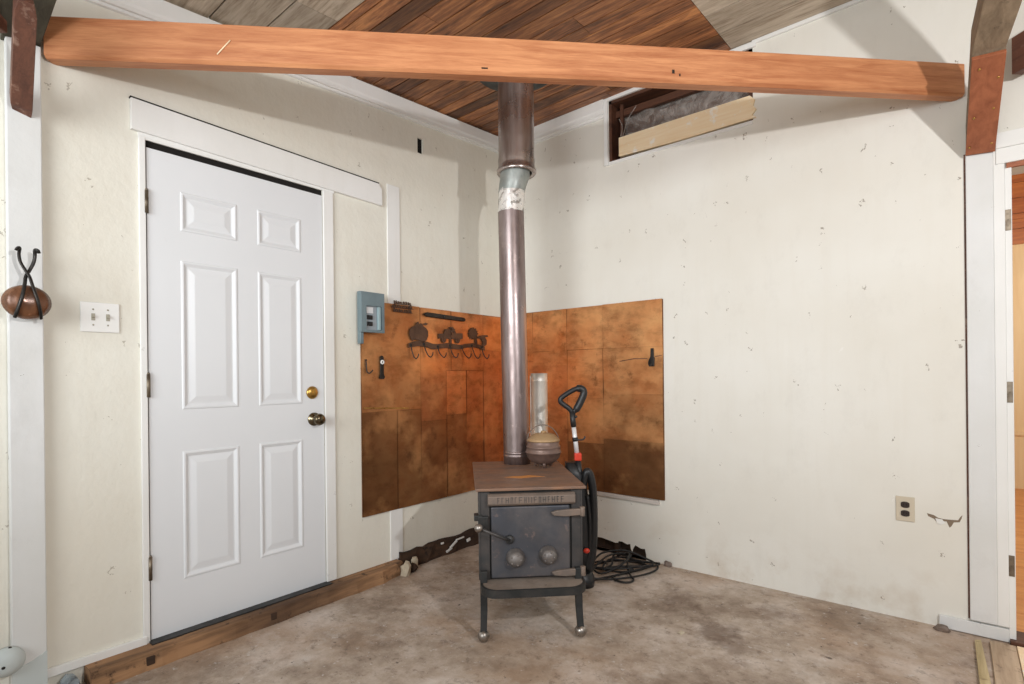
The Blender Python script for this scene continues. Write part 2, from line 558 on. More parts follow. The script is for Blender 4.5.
def plank(x0, x1, y0, y1, mi, tone):
    g = .0035
    if x1 - x0 < .02:
        return
    def P(x, y, dz):
        return (x, y, ceil_z(x, y) + dz)
    a, b, c, d = x0 + g * .4, x1 - g * .4, y0 + g, y1 - g
    lo = [P(a, c, 0), P(b, c, 0), P(b, d, 0), P(a, d, 0)]
    hi = [P(a, c, .02), P(b, c, .02), P(b, d, .02), P(a, d, .02)]
    ph = random.random()
    vl = [mb.bm.verts.new(p) for p in lo]
    vh = [mb.bm.verts.new(p) for p in hi]
    for idx in ([vl[3], vl[2], vl[1], vl[0]], *[[vl[i], vl[(i + 1) % 4], vh[(i + 1) % 4], vh[i]] for i in range(4)]):
        f = mb.bm.faces.new(idx)
        f.material_index = mi
        vals.append((tone, ph))


rng = random.Random(3)
CX, CY = 3.5, -2.9
y = 0.0
while y > -1.64:                                  # brown narrow boards
    w = rng.choice([.085, .095, .1, .11])
    y1 = max(y - w, -1.66)
    cuts = sorted(rng.uniform(.3, 1.4) for _ in range(rng.choice([0, 1, 1])))
    xs_ = [0] + cuts + [1.635]
    for a, b in zip(xs_, xs_[1:]):
        plank(a, b, y1, y, 0, rng.choice([.1, .25, .4, .55, .7, .85]))
    y = y1
y = 0.0
for k in range(8):                                # grey boards on the right
    plank(1.635, CX, y - .2075, y, 1, rng.uniform(.45, .8))
    y -= .2075
y = -1.66
k = 0
while y > CY + .1:                                   # grey boards in front
    cut = [.375, .9, .375, .7, 1.3][k % 5]
    for a, b in ((0, cut), (cut, 2.4 + .3 * (k % 3)), (2.4 + .3 * (k % 3), CX)):
        plank(a, b, y - .21, y, 1, rng.uniform(.35, .85))
    y -= .21
    k += 1
# backing above the gaps
mb.quad([(-.1, .1, ceil_z(-.1, .1) + .021), (CX, .1, ceil_z(CX, .1) + .021), (CX, CY, ceil_z(CX, CY) + .021), (-.1, CY, ceil_z(-.1, CY) + .021)], 0)
vals.append((0, 0))
ce = struct(mb.build('ceiling', [M['ceil_brown'], M['ceil_grey']], recalc=False))
tones(ce, vals)

# ------------------------------------------------------------------ crown mouldings
mb = MB()
prof = lambda s: [(0, -.122), (.010, -.118), (.010, -.106), (.020, -.1), (.020, -.082), (.024, -.07), (.024, -.006), (0, -.006)]
for (y0, y1) in ((-4.6, -.0),):
    rings = []
    for yy in (y0, y1):
        top = ceil_z(0, yy) - .008
        rings.append([(x, yy, top + z + (.004 if i < 3 else 0)) for i, (x, z) in enumerate(prof(0))])
    mb.loft(rings, smooth=False)
struct(mb.build('trim_3', M['white']), 'white crown moulding along the left wall under the ceiling', 'crown moulding')
mb = MB()
rings = []
for xx in (.024, WX0 - .03):
    top = ceil_z(xx, 0) + .006
    rings.append([(xx, -x, top + z) for x, z in prof(0)])
mb.loft(rings, smooth=False)
struct(mb.build('trim_4', M['white']), 'short white crown moulding between the corner and the high opening', 'crown moulding')
mb = MB()
rings = []
for xx in (WX1 + .0, 4.6):
    top = ceil_z(xx, 0) - .002
    rings.append([(xx, -x, top + z) for x, z in [(0, -.02), (.012, -.02), (.012, 0), (0, 0)]])
mb.loft(rings, smooth=False)
struct(mb.build('trim_5', M['white']), 'thin white strip where the right wall meets grey ceiling boards', 'trim strip')

# ------------------------------------------------------------------ clerestory window
w = link(bpy.data.objects.new('window_1', None))
w.location = (WX0, 0, WZ0)
struct(w, 'narrow high opening in the right wall with film and a pale board', 'window')
W_, H_ = WX1 - WX0, WZ1 - WZ0
mb = MB()
mb.box(-.03, -.003, -.014, .02, -.022, H_ + .03)
mb.box(-.003, W_ + .02, -.014, .02, H_ - .0, H_ + .028)
mb.box(-.003, W_, -.006, .02, -.02, -.0)
mb.build('window_frame', M['white'], w, bevel=.002)
mb = MB()
mb.box(0, .02, .0, .16, 0, H_)
mb.box(0, W_, .0, .16, H_ - .02, H_)
mb.box(0, W_, .02, .16, 0, .012)
mb.box(W_ - .02, W_, .0, .16, 0, H_)
mb.box(0, W_, .15, .165, 0, H_)
mb.box(.055, .075, .05, .07, 0, H_)
mb.box(.02, W_, .06, .09, H_ - .09, H_ - .05)
mb.build('reveal', M['darkwood'], w)
mb = MB()
nx, nz = 40, 14
rr = random.Random(5)
ph = [(rr.uniform(4, 26), rr.uniform(4, 30), rr.uniform(0, 6), rr.uniform(.002, .008)) for _ in range(9)]
def fz(u, v):
    return sum(a * math.sin(p * u + q * v + s) for p, q, s, a in ph)
G = [[mb.bm.verts.new((.03 + (W_ - .06) * i / nx + .02 * fz(j / nz * 3, i / nx) * 4, .105 + .9 * fz(i / nx, j / nz),
                       .02 + (H_ - .05) * (j / nz) * (1 - .12 * math.sin(i / nx * 5) ** 2))) for j in range(nz + 1)] for i in range(nx + 1)]
for i in range(nx):
    for j in range(nz):
        f = mb.bm.faces.new([G[i][j], G[i + 1][j], G[i + 1][j + 1], G[i][j + 1]])
        f.smooth = True
mb.build('plastic_film', M['film'], w)
mb = MB()
mb.tube(spline([(.06, .03, .27), (.085, .02, .21), (.075, .02, .14), (.085, .03, .03)], 6), .004, 6)
mb.tube(spline([(.17, .05, .33), (.12, .03, .25), (.085, .02, .14)], 6), .003, 6)
mb.build('twisted_strand', M['film'], w)

pl = [(0, .008), (.30, 0), (.44, -.002), (.82, .002), (.80, .02), (.822, .045), (.806, .07), (.815, .10), (.79, .128), (.5, .128), (0, .126)]
mb = MB()
mb.prism(pl, 'y', -.012, .02)
o = mb.build('pale_board', M['palewood'], None, (.942, -.002, 2.528), bevel=.002)
tag(o, 'pale raw pine board with ragged right end across the high opening', 'board')

# ------------------------------------------------------------------ entrance door
dr = link(bpy.data.objects.new('door_1', None))
dr.location = (0, D0, DZ0)
dr.rotation_euler = (0, 0, PI / 2)               # local x = towards the corner, local -y = into the room
struct(dr, 'white six-panel entrance door in the left wall', 'door')
DW, DH = D1 - D0, DZ1 - DZ0
mb = MB()
panels = []
for (a, b) in ((.124, .362), (.457, .678)):
    for (c, e) in ((.215, .765), (.945, 1.588), (1.715, 1.885)):
        panels.append((a, b, c, e))
yf = -.002
us = sorted({0, DW, *[p[0] for p in panels], *[p[1] for p in panels]})
vs = sorted({0, DH, *[p[2] for p in panels], *[p[3] for p in panels]})
for a, b in zip(us, us[1:]):
    for c, e in zip(vs, vs[1:]):
        if not any(p[0] < (a + b) / 2 < p[1] and p[2] < (c + e) / 2 < p[3] for p in panels):
            mb.quad([(a, yf, c), (b, yf, c), (b, yf, e), (a, yf, e)])
for a, b, c, e in panels:
    prev = None
    for ins, d in ((0, 0), (.004, -.003), (.010, -.0035), (.017, .0005), (.023, .004), (.028, .004), (.052, -.0005), (.056, -.001)):
        r = [(a + ins, yf + d, c + ins), (b - ins, yf + d, c + ins), (b - ins, yf + d, e - ins), (a + ins, yf + d, e - ins)]
        if prev:
            for i in range(4):
                mb.quad([prev[i], prev[(i + 1) % 4], r[(i + 1) % 4], r[i]])
        prev = r
    mb.quad(prev)
for f in ([(0, yf, 0), (0, .042, 0), (0, .042, DH), (0, yf, DH)], [(DW, yf, 0), (DW, .042, 0), (DW, .042, DH), (DW, yf, DH)],
          [(0, yf, 0), (DW, yf, 0), (DW, .042, 0), (0, .042, 0)], [(0, yf, DH), (DW, yf, DH), (DW, .042, DH), (0, .042, DH)],
          [(0, .042, 0), (DW, .042, 0), (DW, .042, DH), (0, .042, DH)]):
    mb.quad(f)
bmesh.ops.remove_doubles(mb.bm, verts=mb.bm.verts[:], dist=1e-5)
leaf = mb.build('door_leaf', M['door'], dr)
kx = .735
mb = MB()
mb.lathe([(.0, 0), (.031, .0), (.033, .004), (.026, .010), (.018, .014), (.0, .015)], (kx - .003, yf, 1.0), axis=(0, -1, 0))
mb.box(kx - .006, kx, yf - .02, yf - .012, .99, 1.01)
plabel(mb.build('deadbolt', M['brass'], dr), 'round brass deadbolt')
mb = MB()
mb.lathe([(.0, 0), (.034, 0), (.034, .006), (.016, .010), (.013, .03), (.027, .042), (.031, .056), (.026, .068), (.012, .074), (0, .075)], (kx + .006, yf, .862), axis=(0, -1, 0))
plabel(mb.build('door_knob', M['agedbrass'], dr), 'aged bronze knob')
for z in (1.81, 1.05, .295):
    mb = MB()
    mb.tube([(-.003, -.008, z - .047), (-.003, -.008, z + .047)], .0075, 10)
    mb.sphere((-.003, -.008, z + .05), .0065, 10)
    mb.box(-.012, .0, -.006, -.0, z - .045, z + .045)
    mb.build('hinge', M['hinge'], dr)
# black boxes painting the shade in the gap around the leaf
mb = MB()
mb.box(-.06, -.047, D0 - .05, D1 + .05, .03, DZ1 + .07)
mb.box(-.05, -.006, D0 - .005, D1 + .004, DZ1 + .004, DZ1 + .03)
struct(mb.build('trim_6', M['gap_black']), 'black filler painted as the shade in the gap around the white door', 'door gap')
# casings around the door
mb = MB()
mb.box(0, .012, D1 + .004, D1 + .062, .072, DZ1 + .03)
struct(mb.build('trim_7', M['white'], bevel=.003), 'narrow white casing on the knob side of the white door', 'door casing')
mb = MB()
mb.box(0, .010, D0 - .030, D0 - .005, .06, DZ1 + .04)
struct(mb.build('trim_8', M['white'], bevel=.003), 'thin white casing on the hinge side of the white door', 'door casing')
mb = MB()
mb.prism([(-2.384, 2.166), (-2.384, 2.292), (-1.170, 2.268), (-1.16, 2.25), (-1.15, 2.245), (-1.148, 2.146)], 'x', 0, .02)
o = mb.build('trim_9', M['white'], bevel=.002)
struct(o, 'long white header board above the white door', 'door header')
mb = MB()
mb.box(0, .008, D0 - .03, D1 + .07, DZ1 + .028, 2.165)
struct(mb.build('trim_10', M['white']), 'thin white strip below the door header board', 'trim strip')
# batten and base trim on the left wall
mb = MB()
mb.box(0, .007, -1.104, -1.012, .07, 2.29)
struct(mb.build('trim_11', M['white'], bevel=.002), 'tall white batten running down behind the left copper panel', 'batten')
mb = MB()
mb.box(0, .016, -2.662, -2.345, .066, .098)
struct(mb.build('baseboard_left', M['white'], bevel=.002))
mb = MB()
mb.box(2.516, 2.748, -.018, 0, .004, .058)
o = mb.build('baseboard_right', M['white_worn'], None, bevel=.002)
struct(o)

mb = MB()
mb.box(2.616, 2.622, -.003, 0, .066, 2.10)
struct(mb.build('trim_19', M['stubwood']), 'dark crack between the right wall and the white post', 'crack')
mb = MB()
mb.prism([(-2.386, 2.2915), (-2.386, 2.2975), (-1.170, 2.2735), (-1.170, 2.2675)], 'x', 0, .0195)  # thin black strip painting the shadow line over the header
struct(mb.build('trim_20', M['gap_black']), 'black strip painted as the shadow line along the top of the door header board', 'crack')

# ------------------------------------------------------------------ posts, beams and rafters
mb = MB()
mb.box(0, .03, -2.758, -2.662, 0, 2.36)
o = mb.build('wall_post', M['white_worn'], bevel=.004)
tag(o, 'white painted post on the left wall behind the gourd hanger', 'post')
mb = MB()
mb.box(2.622, 2.712, -.02, 0, .066, 2.10)
o = mb.build('wall_post', M['white_worn'], bevel=.003)
tag(o, 'scuffed white painted post beside the doorway on the right', 'post')

A, B = Vector((.03, -2.655, 0)), Vector((2.622, -.028, 0))
bl = (B - A).length
ang = math.atan2(B.y - A.y, B.x - A.x)
tb = thing('tie_beam', 'long orange planed timber beam crossing in front of the stovepipe', 'beam', (A.x, A.y, 2.326), ang)
mb = MB()
rings = []
n = 24
for i in range(n + 1):
    x = bl * i / n
    zb = .022 * i / n + .006 * math.sin(i / n * PI)
    h = .152 - .012 * i / n
    th = .052
    ch = .012
    if i == n:
        pass
    rings.append([(x, 0, zb + ch), (x, ch * .9, zb + .001), (x, th, zb), (x, th, zb + h), (x, .003, zb + h), (x, 0, zb + h - .003)])
mb.loft(rings, smooth=False)
mb.build('timber', M['beam'], tb)
mb = MB()
mb.tube([(.60, -.002, .040), (.648, -.003, .095)], .0025, 6)
plabel(mb.build('splinter', M['palewood'], tb), 'pale splinter on the beam face')
mb = MB()
mb.box(1.59, 1.615, -.002, .002, .036, .041)
mb.box(2.37, 2.38, -.002, .002, .055, .07)
mb.box(2.40, 2.405, -.002, .002, .045, .055)
mb.build('nail', M['iron'], tb)

# right rafter: grey timber rising into the room with a reddish board below it
def bar_sections(secs, th):
    """secs: list of (left, right, normal-ish thickness vector)"""
    mb = MB()
    rings = []
    for l, r, t in secs:
        l, r, t = Vector(l), Vector(r), Vector(t)
        rings.append([l, r, r + t * th, l + t * th])
    mb.loft(rings, smooth=False)
    return mb


RD = Vector((0, -.86, .51))                       # the rafter climbs into the room at about 30 degrees
o = bar_sections([((2.622, -.032, 2.085), (2.718, -.032, 2.078), (0, .51, .86)),
                  ((2.638, -.425, 2.320), (2.735, -.425, 2.314), (0, .51, .86))], .018).build('cover_board', M['brownwood'], None, (0, 0, 0), bevel=.002)
tag(o, 'reddish brown board nailed under the foot of the right rafter', 'board')
for u, f in ((.12, .1), (.85, .1), (.2, .42), (.8, .48), (.85, .78), (.25, .9)):
    nm = MB()
    nm.lathe([(0, 0), (.005, 0), (.004, .003), (0, .0035)], (2.622 + .016 * f + u * .096, -.032 - .393 * f, 2.082 + .235 * f), n=10, axis=(0, -.51, -.86))
    nm.build('nail_head', M['brass'], o)
rings = []
for (l, r, t) in (((2.624, -.016, 2.118), (2.716, -.016, 2.118), .11), ((2.638, -.415, 2.345), (2.735, -.415, 2.340), .12),
                  ((2.667, -.6, 2.437), (2.767, -.6, 2.40), .12), ((2.70, -1.22, 2.75), (2.80, -1.22, 2.74), .08)):
    l, r, t = Vector(l), Vector(r), Vector((0, .3 * t, .95 * t))
    rings.append([l, r, r + t, l + t])
mb = MB()
mb.loft(rings, smooth=False)
o = mb.build('rafter', M['greywood'], bevel=.003)
tag(o, 'weathered grey rafter rising above the reddish board on the right', 'rafter')
# short beam beyond the right rafter
A2, ang2 = Vector((2.768, -.09, 2.36)), math.radians(-45)
mb = MB()
mb.box(0, 1.5, 0, .045, 0, .15)
o = mb.build('tie_beam', M['stubwood'], None, A2, ang2, bevel=.003)
tag(o, 'brown timber beam leaving the frame behind the right rafter', 'beam')

# left rafter with its hanging stub
mb = MB()
mb.loft([[(.004, -2.768, 2.345), (.004, -2.66, 2.365), (.004, -2.66, 2.5), (.004, -2.768, 2.5)],
         [(.035, -2.768, 2.352), (.035, -2.661, 2.372), (.035, -2.661, 2.53), (.035, -2.768, 2.53)],
         [(.20, -2.795, 2.44), (.20, -2.648, 2.461), (.17, -2.648, 2.60), (.17, -2.795, 2.60)],
         [(.58, -2.80, 2.65), (.58, -2.65, 2.67), (.56, -2.65, 2.735), (.56, -2.80, 2.725)]], smooth=False)
o = mb.build('rafter', M['mosswood'], bevel=.003)
tag(o, 'dark grey green rafter foot at the top of the left post', 'rafter')
mb = MB()
mb.loft([[(.0295, -2.742, 2.105), (.0295, -2.691, 2.090), (.0295, -2.691, 2.13), (.0295, -2.742, 2.15)],
         [(.06, -2.750, 2.112), (.06, -2.692, 2.105), (.04, -2.692, 2.15), (.04, -2.750, 2.16)],
         [(.34, -2.778, 2.30), (.34, -2.724, 2.295), (.32, -2.724, 2.335), (.32, -2.778, 2.34)],
         [(.37, -2.772, 2.322), (.37, -2.735, 2.322), (.35, -2.735, 2.35), (.35, -2.772, 2.35)]], smooth=False)
o = mb.build('brace_board', M['stubwood'], bevel=.002)
tag(o, 'dark brown notched board bracing out from the top of the left post', 'board')
mb = MB()
mb.box(-1.2, 0, -.045, 0, 0, .15)
o = mb.build('tie_beam', M['stubwood'], None, (.075, -2.805, 2.335), math.radians(135), bevel=.003)
o.rotation_euler = (0, 0, math.radians(-45 + 180))
o.location = (.05, -2.79, 2.34)
tag(o, 'dark brown beam end left of the notched brace at the frame edge', 'beam')

# ------------------------------------------------------------------ sill timbers and rubble at the foot of the left wall
mb = MB()
rings = []
rs = random.Random(11)
n = 26
for i in range(n + 1):
    yy = -2.55 + (2.55 - 1.06) * i / n
    j = lambda: rs.uniform(-.004, .004)
    x1 = .102 + j()
    if i >= n - 2:
        x1 -= .012 * (i - n + 3)
    rings.append([(0.0, yy, 0), (x1 + .006, yy, 0), (x1, yy, .03 + j()), (x1 - .004, yy, .062 + j()), (x1 - .016, yy, .07 + j() * .5), (0.0, yy, .068)])
mb.loft(rings, smooth=False)
sl = mb.build('sill_timber', M['sillwood'])
tag(sl, 'rough brown sill timber under the white door', 'timber')
for yy in (-2.36, -1.86):
    mb = MB()
    mb.box(.098, .108, yy - .014, yy + .014, .02, .052)
    mb.build('notch', M['rotwood'], sl, bevel=.002)
mb = MB()
mb.box(.0, .048, D0 - .01, D1 + .01, .0685, .0745)  # dark strip painting the shadow band between door and sill
plabel(mb.build('threshold', M['stove_black'], sl), 'dark strip painted as the shadow band under the door')
mb = MB()
rings = []
n = 22
for i in range(n + 1):
    yy = -1.045 + 1.04 * i / n
    t = .104 + rs.uniform(-.012, .006)
    rings.append([(0, yy, 0), (.035 + rs.uniform(-.008, .008), yy, 0), (.028 + rs.uniform(-.008, .008), yy, t * .6), (.014, yy, t), (0, yy, t)])
mb.loft(rings, smooth=False)
rb = mb.build('rotten_board', M['rotwood'])
tag(rb, 'dark rotten base board left of the stove', 'board')
for yy, zz, ln, hh, rot in ((-.62, .055, .07, .012, .5), (-.56, .078, .07, .008, .05), (-.66, .028, .05, .012, .3), (-.48, .05, .03, .018, .2), (-.72, .085, .02, .01, 0)):
    mb = MB()
    mm = Matrix.Translation((.036, yy, zz)) @ Matrix.Rotation(rot, 4, 'X')
    mb.box(-.004, .004, -ln / 2, ln / 2, -hh / 2, hh / 2, M=mm)
    plabel(mb.build('paint_scrap', M['white'], rb), 'torn white paint scraps')


def rubble(name, mat, loc, size, seed, label, cat, group=None):
    r = random.Random(seed)
    bm = bmesh.new()
    bmesh.ops.create_icosphere(bm, subdivisions=2, radius=1)
    for v in bm.verts:
        k = 1 + r.uniform(-.28, .22)
        v.co = Vector((v.co.x * size[0] * k, v.co.y * size[1] * k, max(v.co.z * size[2] * k, -size[2] * .5) + size[2] * .5))
    me = bpy.data.meshes.new(name)
    bm.to_mesh(me)
    bm.free()
    me.materials.append(mat)
    o = link(bpy.data.objects.new(name, me))
    o.location = loc
    return tag(o, label, cat, group)


rubble('plaster_chunk', M['plaster'], (.10, -1.07, 0), (.03, .035, .05), 1, 'broken cream plaster chunk at the end of the sill timber', 'rubble', 'rubble by the left wall')
rubble('plaster_chunk', M['plaster'], (.055, -.965, 0), (.018, .024, .045), 2, 'pale plaster lump under the white batten', 'rubble', 'rubble by the left wall')
rubble('dirt_clod', M['rotwood'], (.085, -1.01, 0), (.03, .035, .03), 3, 'dark clod between the two pale plaster lumps', 'rubble', 'rubble by the left wall')
rubble('wall_fragment', M['debris'], (.05, -2.60, 0), (.045, .03, .045), 4, 'blue grey broken fragment beside the end of the sill timber', 'rubble', 'rubble by the left wall')
rubble('brick_chip', M['rust'], (1.24, -.016, 0), (.026, .012, .022), 5, 'small brown chip against the foot of the right wall near the cord', 'rubble')
rubble('brick_chip', M['rust'], (2.525, -.045, 0), (.03, .02, .018), 6, 'small brown chip beside the white baseboard on the right', 'rubble')
rubble('floor_crumb', M['plaster'], (1.63, -.78, 0), (.014, .018, .006), 9, 'small pale paint crumb lying on the concrete right of the stove', 'rubble')

pk = [(2.475, .505), (2.50, .50), (2.515, .49), (2.535, .487), (2.56, .488), (2.585, .49), (2.592, .505), (2.60, .515), (2.597, .50), (2.59, .482), (2.57, .478), (2.562, .46), (2.555, .452), (2.55, .465), (2.545, .478), (2.52, .477), (2.51, .47), (2.50, .483), (2.48, .492)]
mb = MB()
mb.prism(pk, 'y', -.0008, 0)
struct(mb.build('trim_21', m_plain('torn_brown_paper', srgb(142, 124, 104), .9, var=.35)), 'torn peeled patch on the right wall beside the white post', 'peeled patch')
mb = MB()
mb.prism([(2.505, .487), (2.53, .485), (2.54, .47), (2.525, .462), (2.512, .466)], 'y', -.004, -.0005)
struct(mb.build('trim_22', M['white']), 'curled white paint flake in the torn patch on the right wall', 'paint flake')

# ------------------------------------------------------------------ copper panels
def copper_panel(label, cat_group, loc, rz, x0, x1, z0, z1, sheets):
    """local x along the wall, -y into the room; sheets overlap one another slightly"""
    mb = MB()
    vals = []
    mb.box(x0, x1, -.0088, 0, z0, z1)
    vals += [(-.6, 0, 0)] * 6
    r = random.Random(len(sheets))
    for i, (a, b, c, d, t, red) in enumerate(sheets):
        y = -.0105 - .0008 * (i % 4)
        e = -.0014
        fr = [(max(a - e, x0), c - e if c > z0 else c), (min(b + e, x1), c - e if c > z0 else c), (min(b + e, x1), d), (max(a - e, x0), d)]
        j = lambda: r.uniform(-.0025, .0025)
        fr = [(u + j() * (x0 < u < x1), v + j() * (z0 < v < z1)) for u, v in fr]
        nx_, nz_ = 6, 6
        P = [[None] * (nz_ + 1) for _ in range(nx_ + 1)]
        sd = r.uniform(0, 9)
        for p in range(nx_ + 1):
            for q in range(nz_ + 1):
                s, w_ = p / nx_, q / nz_
                u = (fr[0][0] * (1 - s) + fr[1][0] * s) * (1 - w_) + (fr[3][0] * (1 - s) + fr[2][0] * s) * w_
                v = (fr[0][1] * (1 - s) + fr[1][1] * s) * (1 - w_) + (fr[3][1] * (1 - s) + fr[2][1] * s) * w_
                P[p][q] = mb.bm.verts.new((u, y - .0010 * math.sin(s * PI) * math.sin(w_ * PI) * math.sin(sd + 3 * s + 4 * w_), v))
        for p in range(nx_):
            for q in range(nz_):
                f = mb.bm.faces.new([P[p][q], P[p + 1][q], P[p + 1][q + 1], P[p][q + 1]])
                f.smooth = True
                vals.append((t, 0, red))
    o = mb.build('copper_panel', M['copper'], None, loc, rz, recalc=False)
    tones(o, vals)
    return tag(o, label, 'copper panel', 'copper heat shields behind the stove')


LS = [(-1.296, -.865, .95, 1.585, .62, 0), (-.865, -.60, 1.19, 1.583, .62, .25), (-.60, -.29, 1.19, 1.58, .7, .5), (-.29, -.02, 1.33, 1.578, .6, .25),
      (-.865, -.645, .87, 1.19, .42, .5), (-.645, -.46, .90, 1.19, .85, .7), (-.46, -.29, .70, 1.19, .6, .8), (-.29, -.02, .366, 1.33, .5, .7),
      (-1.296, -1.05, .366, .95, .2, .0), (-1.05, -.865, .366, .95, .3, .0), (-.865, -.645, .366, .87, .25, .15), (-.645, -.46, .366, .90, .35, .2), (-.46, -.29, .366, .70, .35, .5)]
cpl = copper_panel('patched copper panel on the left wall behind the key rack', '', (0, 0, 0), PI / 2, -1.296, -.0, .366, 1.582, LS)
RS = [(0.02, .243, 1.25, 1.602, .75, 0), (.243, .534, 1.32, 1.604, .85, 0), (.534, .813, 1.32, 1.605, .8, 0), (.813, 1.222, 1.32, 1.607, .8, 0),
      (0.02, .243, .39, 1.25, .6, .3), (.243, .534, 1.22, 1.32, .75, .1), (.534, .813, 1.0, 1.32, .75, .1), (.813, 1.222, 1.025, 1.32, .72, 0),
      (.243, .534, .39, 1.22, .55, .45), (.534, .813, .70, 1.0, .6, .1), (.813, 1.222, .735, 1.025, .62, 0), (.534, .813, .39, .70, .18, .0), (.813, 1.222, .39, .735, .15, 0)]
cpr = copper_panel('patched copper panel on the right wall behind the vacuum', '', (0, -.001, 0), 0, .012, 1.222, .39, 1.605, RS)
mb = MB()
mb.box(-.32, 0, -.0165, -.0145, -.003, .003, M=Matrix.Rotation(math.radians(3), 4, 'Y'))
o = mb.build('bright_scratch', M['brass'], cpl, (-.967, 0, .962))
mb = MB()
mb.prism([(.735, .366), (1.188, .36), (1.188, .384), (.735, .39)], 'y', -.02, 0)
struct(mb.build('trim_12', M['ledgepaint'], bevel=.001), 'pale grey ledge under the right copper panel', 'trim strip')

# ------------------------------------------------------------------ breaker box
bb = thing('breaker_box', 'grey metal breaker box mounted at the edge of the left copper panel', 'breaker box', (0.0145, -1.325, 1.338), PI / 2)
mb = MB()
mb.box(0, .022, -.03, 0, .0, .292)
mb.box(.018, .13, -.03, 0, .07, .292)
mb.build('back_box', M['breaker'], bb, bevel=.003)
mb = MB()
wall_grid(mb, -.004, .150, .064, .288, [(.028, .132, .078, .212)], lambda u, v, d: (u, -.048 + d, v), .02)
mb.build('cover', M['breaker'], bb, bevel=.002)
mb = MB()
mb.box(.028, .105, -.036, -.028, .078, .212)
mb.build('dead_front', M['breaker_in'], bb)
mb = MB()
mb.box(.108, .126, -.046, -.028, .080, .210)
plabel(mb.build('side_rail', M['breaker_lt'], bb, bevel=.002), 'pale teal rail')
mb = MB()
mb.box(.036, .080, -.038, -.036, .172, .205)
plabel(mb.build('paper_label', M['paperlabel'], bb), 'blank white label')
for z in (.148, .112):
    mb = MB()
    mb.box(.038, .074, -.042, -.036, z - .012, z + .012)
    mb.box(.048, .062, -.049, -.042, z - .005, z + .007)
    plabel(mb.build('breaker_switch', M['switchblk'], bb, bevel=.002), 'black switch')

# ------------------------------------------------------------------ small ironwork on the left copper panel
LP = -.0135                                         # front of the copper
# cut-out metal sign at the top edge of the panel
sg = thing('metal_cutout_sign', 'small rusty cut-out metal sign at the top edge of the left copper panel', 'wall sign', (.0150, -1.088, 1.541), PI / 2)
mb = MB()
rs = random.Random(21)
for row, (zz, x0, x1) in enumerate(((.058, .018, .15), (.034, .0, .165), (.010, .012, .158))):
    mb.box(x0, x1, -.006, -.002, zz - .013, zz - .009)
    x = x0
    while x < x1 - .008:
        tl = rs.uniform(-.005, .005)
        hh = rs.uniform(.014, .02)
        mb.prism([(x, zz - .012), (x + .006, zz - .012), (x + .006 + tl, zz - .012 + hh), (x + tl, zz - .012 + hh)], 'y', -.006, -.002)
        if rs.random() < .6:
            mb.box(x, x + .012, -.006, -.002, zz - .002, zz + .002)
        x += rs.uniform(.011, .015)
mb.box(.02, .024, -.004, 0, .0, .06)
mb.box(.14, .144, -.004, 0, .0, .06)
mb.build('lettering', M['rackiron'], sg)
# dark bar
mb = MB()
mb.prism([(0, .014), (.03, .0), (.36, -.008), (.372, .004), (.36, .018), (.03, .028)], 'y', -.014, 0)
mb.box(.17, .18, -.018, 0, -.004, .024)
o = mb.build('magnetic_bar', M['iron'], None, (.0150, -.847, 1.528), PI / 2, bevel=.003)
tag(o, 'long dark pointed iron bar above the key rack', 'bar')

# key rack: wavy strip, three silhouettes and hooks
kr = thing('key_rack', 'brown steel key rack with apple and truck silhouettes on the copper panel', 'key rack', (.0150, -.965, 1.27), PI / 2)
mb = MB()
up_ = spline([(0, 0, .084), (.05, 0, .100), (.096, 0, .105), (.15, 0, .100), (.205, 0, .089), (.26, 0, .094), (.326, 0, .100), (.39, 0, .096), (.446, 0, .093), (.50, 0, .102), (.562, 0, .108), (.63, 0, .100), (.684, 0, .088)], 4)
dn_ = spline([(0, 0, .058), (.05, 0, .066), (.096, 0, .071), (.15, 0, .066), (.205, 0, .055), (.26, 0, .061), (.326, 0, .066), (.39, 0, .062), (.446, 0, .062), (.50, 0, .074), (.562, 0, .080), (.63, 0, .074), (.684, 0, .062)], 4)
mb.prism([(p.x, p.z) for p in up_] + [(p.x, p.z) for p in dn_[::-1]], 'y', -.006, -.002)
mb.build('strip', M['rackiron'], kr)


def blob(cx, cz, rx, rz_, n=22, a0=0):
    return [(cx + rx * math.cos(2 * PI * i / n), cz + rz_ * math.sin(2 * PI * i / n)) for i in range(n)]


mb = MB()                                           # apple with a leaf
mb.prism([(.075, .108), (.05, .112), (.03, .10), (.018, .118), (.006, .142), (.012, .172), (.034, .188), (.056, .196), (.066, .215), (.08, .222), (.082, .208), (.10, .214), (.112, .206),
          (.118, .196), (.140, .186), (.156, .168), (.158, .138), (.146, .112), (.125, .098), (.122, .085), (.10, .085), (.095, .106)], 'y', -.006, -.002)
mb.prism([(.115, .205), (.135, .219), (.16, .214), (.14, .203)], 'y', -.0055, -.0025)
mb.build('apple_silhouette', M['rackiron'], kr)
mb = MB()                                           # truck
mb.prism([(.247, .126), (.247, .150), (.252, .158), (.292, .160), (.304, .186), (.312, .192), (.345, .192), (.352, .186), (.354, .152), (.362, .152), (.362, .166), (.466, .170), (.466, .134), (.44, .128)], 'y', -.006, -.002)
for cx in (.292, .418):
    mb.prism(blob(cx, .120, .020, .020, 16), 'y', -.0065, -.0025)
    mb.prism(blob(cx, .120, .008, .008, 12), 'y', -.009, -.0025)
for cx, cz, r in ((.366, .178, .011), (.384, .186, .011), (.372, .198, .010), (.392, .172, .010), (.352, .2, .008)):
    mb.prism(blob(cx, cz, r, r, 10), 'y', -.006, -.002)
mb.prism([(.35, .088), (.362, .088), (.362, .135), (.35, .135)], 'y', -.006, -.002)
mb.build('truck_silhouette', M['rackiron'], kr)
mb = MB()                                           # leafy bush with a branch
